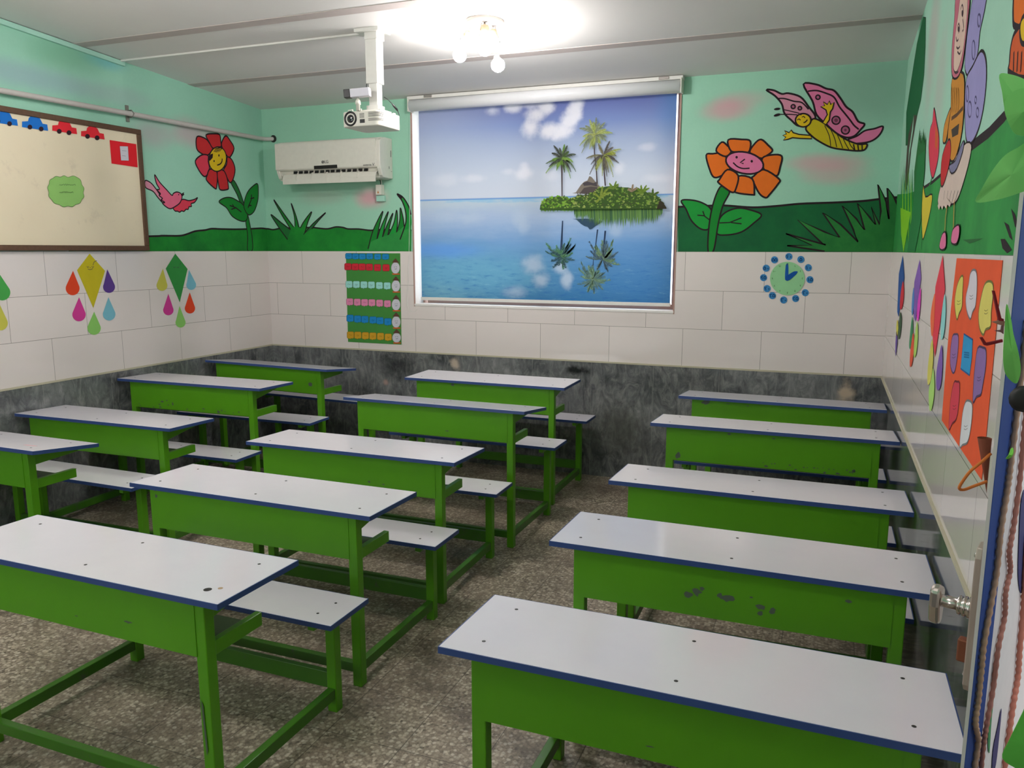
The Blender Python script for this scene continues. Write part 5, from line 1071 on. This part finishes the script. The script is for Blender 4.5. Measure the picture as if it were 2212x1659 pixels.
def dsheet(pts, col, name, label, cat, off=.0006, smooth=True, grp=None):
    q = [DOOR.px(p) for p in (catmull(pts, True, 4) if smooth else pts)]; mb = MB(); mb.prism([DOOR.p(a, off) for a in q], nn * .0006, P(col)); c = DOOR.p((sum(a[0] for a in q) / len(q), sum(a[1] for a in q) / len(q)), off)
    return tag(mb.build(name, None, c), label, cat, grp)
dsheet([(2154, 1400), (2148, 1480), (2140, 1560), (2136, 1625), (2133, 1600), (2138, 1520), (2146, 1440)], (70, 140, 90), 'paper_leaf', 'narrow dark green paper leaf between the yarn strands', 'paper leaf')
dsheet([(2162, 1530), (2158, 1580), (2150, 1650), (2142, 1670), (2144, 1620), (2154, 1570)], (72, 66, 110), 'paper_leaf', 'dark violet paper strip low on the door', 'paper leaf')
dsheet([(2212, 1160), (2209, 1260), (2203, 1280), (2198, 1240), (2200, 1160), (2204, 1090), (2212, 1060)], (66, 64, 110), 'paper_leaf', 'dark violet paper strip at the right picture edge', 'paper leaf')
def leafsheet(pts, col, label, y, smooth=True):
    pts = catmull(pts, True, 4) if smooth else pts; q = [on_y(p, y) for p in pts]; c = sum(q, Vector()) / len(q); bulge = max((v - c).length for v in q)
    mb = MB(); k = P(col, .7); ring = [(v, Vector((v.x, v.y + .012 * ((v - c).length / bulge) ** 2, v.z))) for v in q]
    top = [mb.bm.verts.new(b) for a, b in ring]; bot = [mb.bm.verts.new(b + Vector((0, .0008, 0))) for a, b in ring]; ct = mb.bm.verts.new(c); cb_ = mb.bm.verts.new(c + Vector((0, .0008, 0))); i_ = mb.mi(k)
    for a in range(len(top)):
        b = (a + 1) % len(top)
        for f in ((ct, top[a], top[b]), (cb_, bot[b], bot[a]), (top[a], bot[a], bot[b], top[b])): mb.bm.faces.new(f).material_index = i_
    return tag(mb.build('paper_leaf', None, c), label, 'paper leaf', 'light green paper leaves on the door')
LG_ = (136, 206, 118)
leafsheet([(2162, 158), (2185, 158), (2215, 170), (2240, 190), (2245, 260), (2215, 290), (2190, 275), (2172, 240), (2166, 200)], LG_, 'upper light green paper leaf at the top of the door', -4.60)
leafsheet([(2171, 238), (2180, 205), (2212, 188), (2245, 200), (2250, 290), (2215, 292), (2190, 283)], (126, 196, 108), 'light green paper leaf overlapping the upper one on the door', -4.62)
leafsheet([(2112, 436), (2122, 408), (2146, 366), (2172, 335), (2200, 318), (2240, 300), (2260, 360), (2240, 400), (2205, 416), (2160, 430)], LG_, 'large light green paper leaf pointing left from the door', -4.60)
leafsheet([(2178, 658), (2186, 690), (2190, 722), (2200, 760), (2206, 800), (2200, 828), (2188, 826), (2172, 806), (2167, 770), (2170, 720)], (120, 196, 98), 'rounded light green paper leaf over the blue door edge', -4.585)
leafsheet([(2176, 990), (2184, 974), (2192, 972), (2188, 984), (2178, 996)], (128, 206, 80), 'tiny light green paper leaf between the tan strands', -4.585)
leafsheet([(2212, 1540), (2240, 1500), (2260, 1640), (2230, 1680), (2200, 1665), (2166, 1640), (2180, 1600)], (96, 190, 76), 'green paper leaf at the lower right picture corner', -4.66)
mb = MB(); c = on_y((2210, 860), -4.60); mb.lathe(c, (0, -1, 0), [(0, .0), (.001, .016), (.006, .018), (.010, .012), (.011, 0)], mat('black_knob', (36, 34, 34), .5), 16); tag(mb.build('paper_ladybird', None, c), 'round dark paper dot on the door at the picture edge', 'paper dot')
# paper crafts hanging on the inner face
cone = tag(empty('paper_cone', tuple(on_y((2136, 950), -4.52))), 'brown paper cone with an orange string handle hanging behind the door', 'paper cone')
CO = Vector(cone.location); BR_ = mat('brown_card', (136, 74, 56), .7, .3, 0, .2)
mb = MB(); p0 = on_y((2111, 946), -4.52) - CO; p1 = on_y((2143, 946), -4.52) - CO; ap = on_y((2131, 1066), -4.52) - CO; mid = (p0 + p1) / 2; rad = (p1 - p0).length / 2
rg = [mid + Vector((math.cos(2 * math.pi * i / 20) * rad, math.sin(2 * math.pi * i / 20) * rad, 0)) for i in range(20)]
for i in range(20):
    mb.face([rg[i], rg[(i + 1) % 20], ap], BR_)
mb.build('cone_sheet', cone, recalc=False)
mb = MB(); sp = [on_y(p, y) - CO for p, y in (((2140, 980), -4.525), ((2118, 1000), -4.535), ((2098, 1016), -4.54), ((2082, 1036), -4.54), ((2072, 1054), -4.54), ((2082, 1058), -4.535), ((2104, 1050), -4.53), ((2132, 1040), -4.525))]
sp = [sp[0]] + [Vector(0.5 * (2 * sp[i] + (sp[i + 1] - sp[max(0, i - 1)]) * t_ + (2 * sp[max(0, i - 1)] - 5 * sp[i] + 4 * sp[i + 1] - sp[min(7, i + 2)]) * t_ * t_ + (3 * sp[i] - sp[max(0, i - 1)] - 3 * sp[i + 1] + sp[min(7, i + 2)]) * t_ ** 3)) for i in range(7) for t_ in (0.25, .5, .75, 1.0)]
mb.tube(sp, .0022, P((206, 116, 56)), 7); mb.build('string_handle', cone)
crf = tag(empty('paper_bird', tuple(on_y((2160, 690), -4.52))), 'dark red folded paper strips sticking out behind the door', 'paper craft'); CF = Vector(crf.location); DR = P((122, 30, 38))
for nm, pts, m, th in (('paper_strip', [(296, 958), (318, 958), (384, 1230), (408, 1240), (408, 1262), (356, 1255)], DR, .008), ('paper_strip', [(172, 1428), (196, 1420), (236, 1480), (396, 1444), (398, 1470), (240, 1506), (212, 1500)], DR, .008), ('paper_fin', [(288, 1270), (350, 1258), (418, 1262), (412, 1310), (360, 1296)], P((150, 110, 96)), .006), ('paper_fin', [(318, 1358), (380, 1350), (386, 1310), (410, 1300), (405, 1390), (380, 1372)], P((112, 78, 80)), .006)):
    mb = MB(); mb.prism([on_y(p, -4.52) - CF for p in zH(pts)], (0, th, 0), m); mb.build(nm, crf)
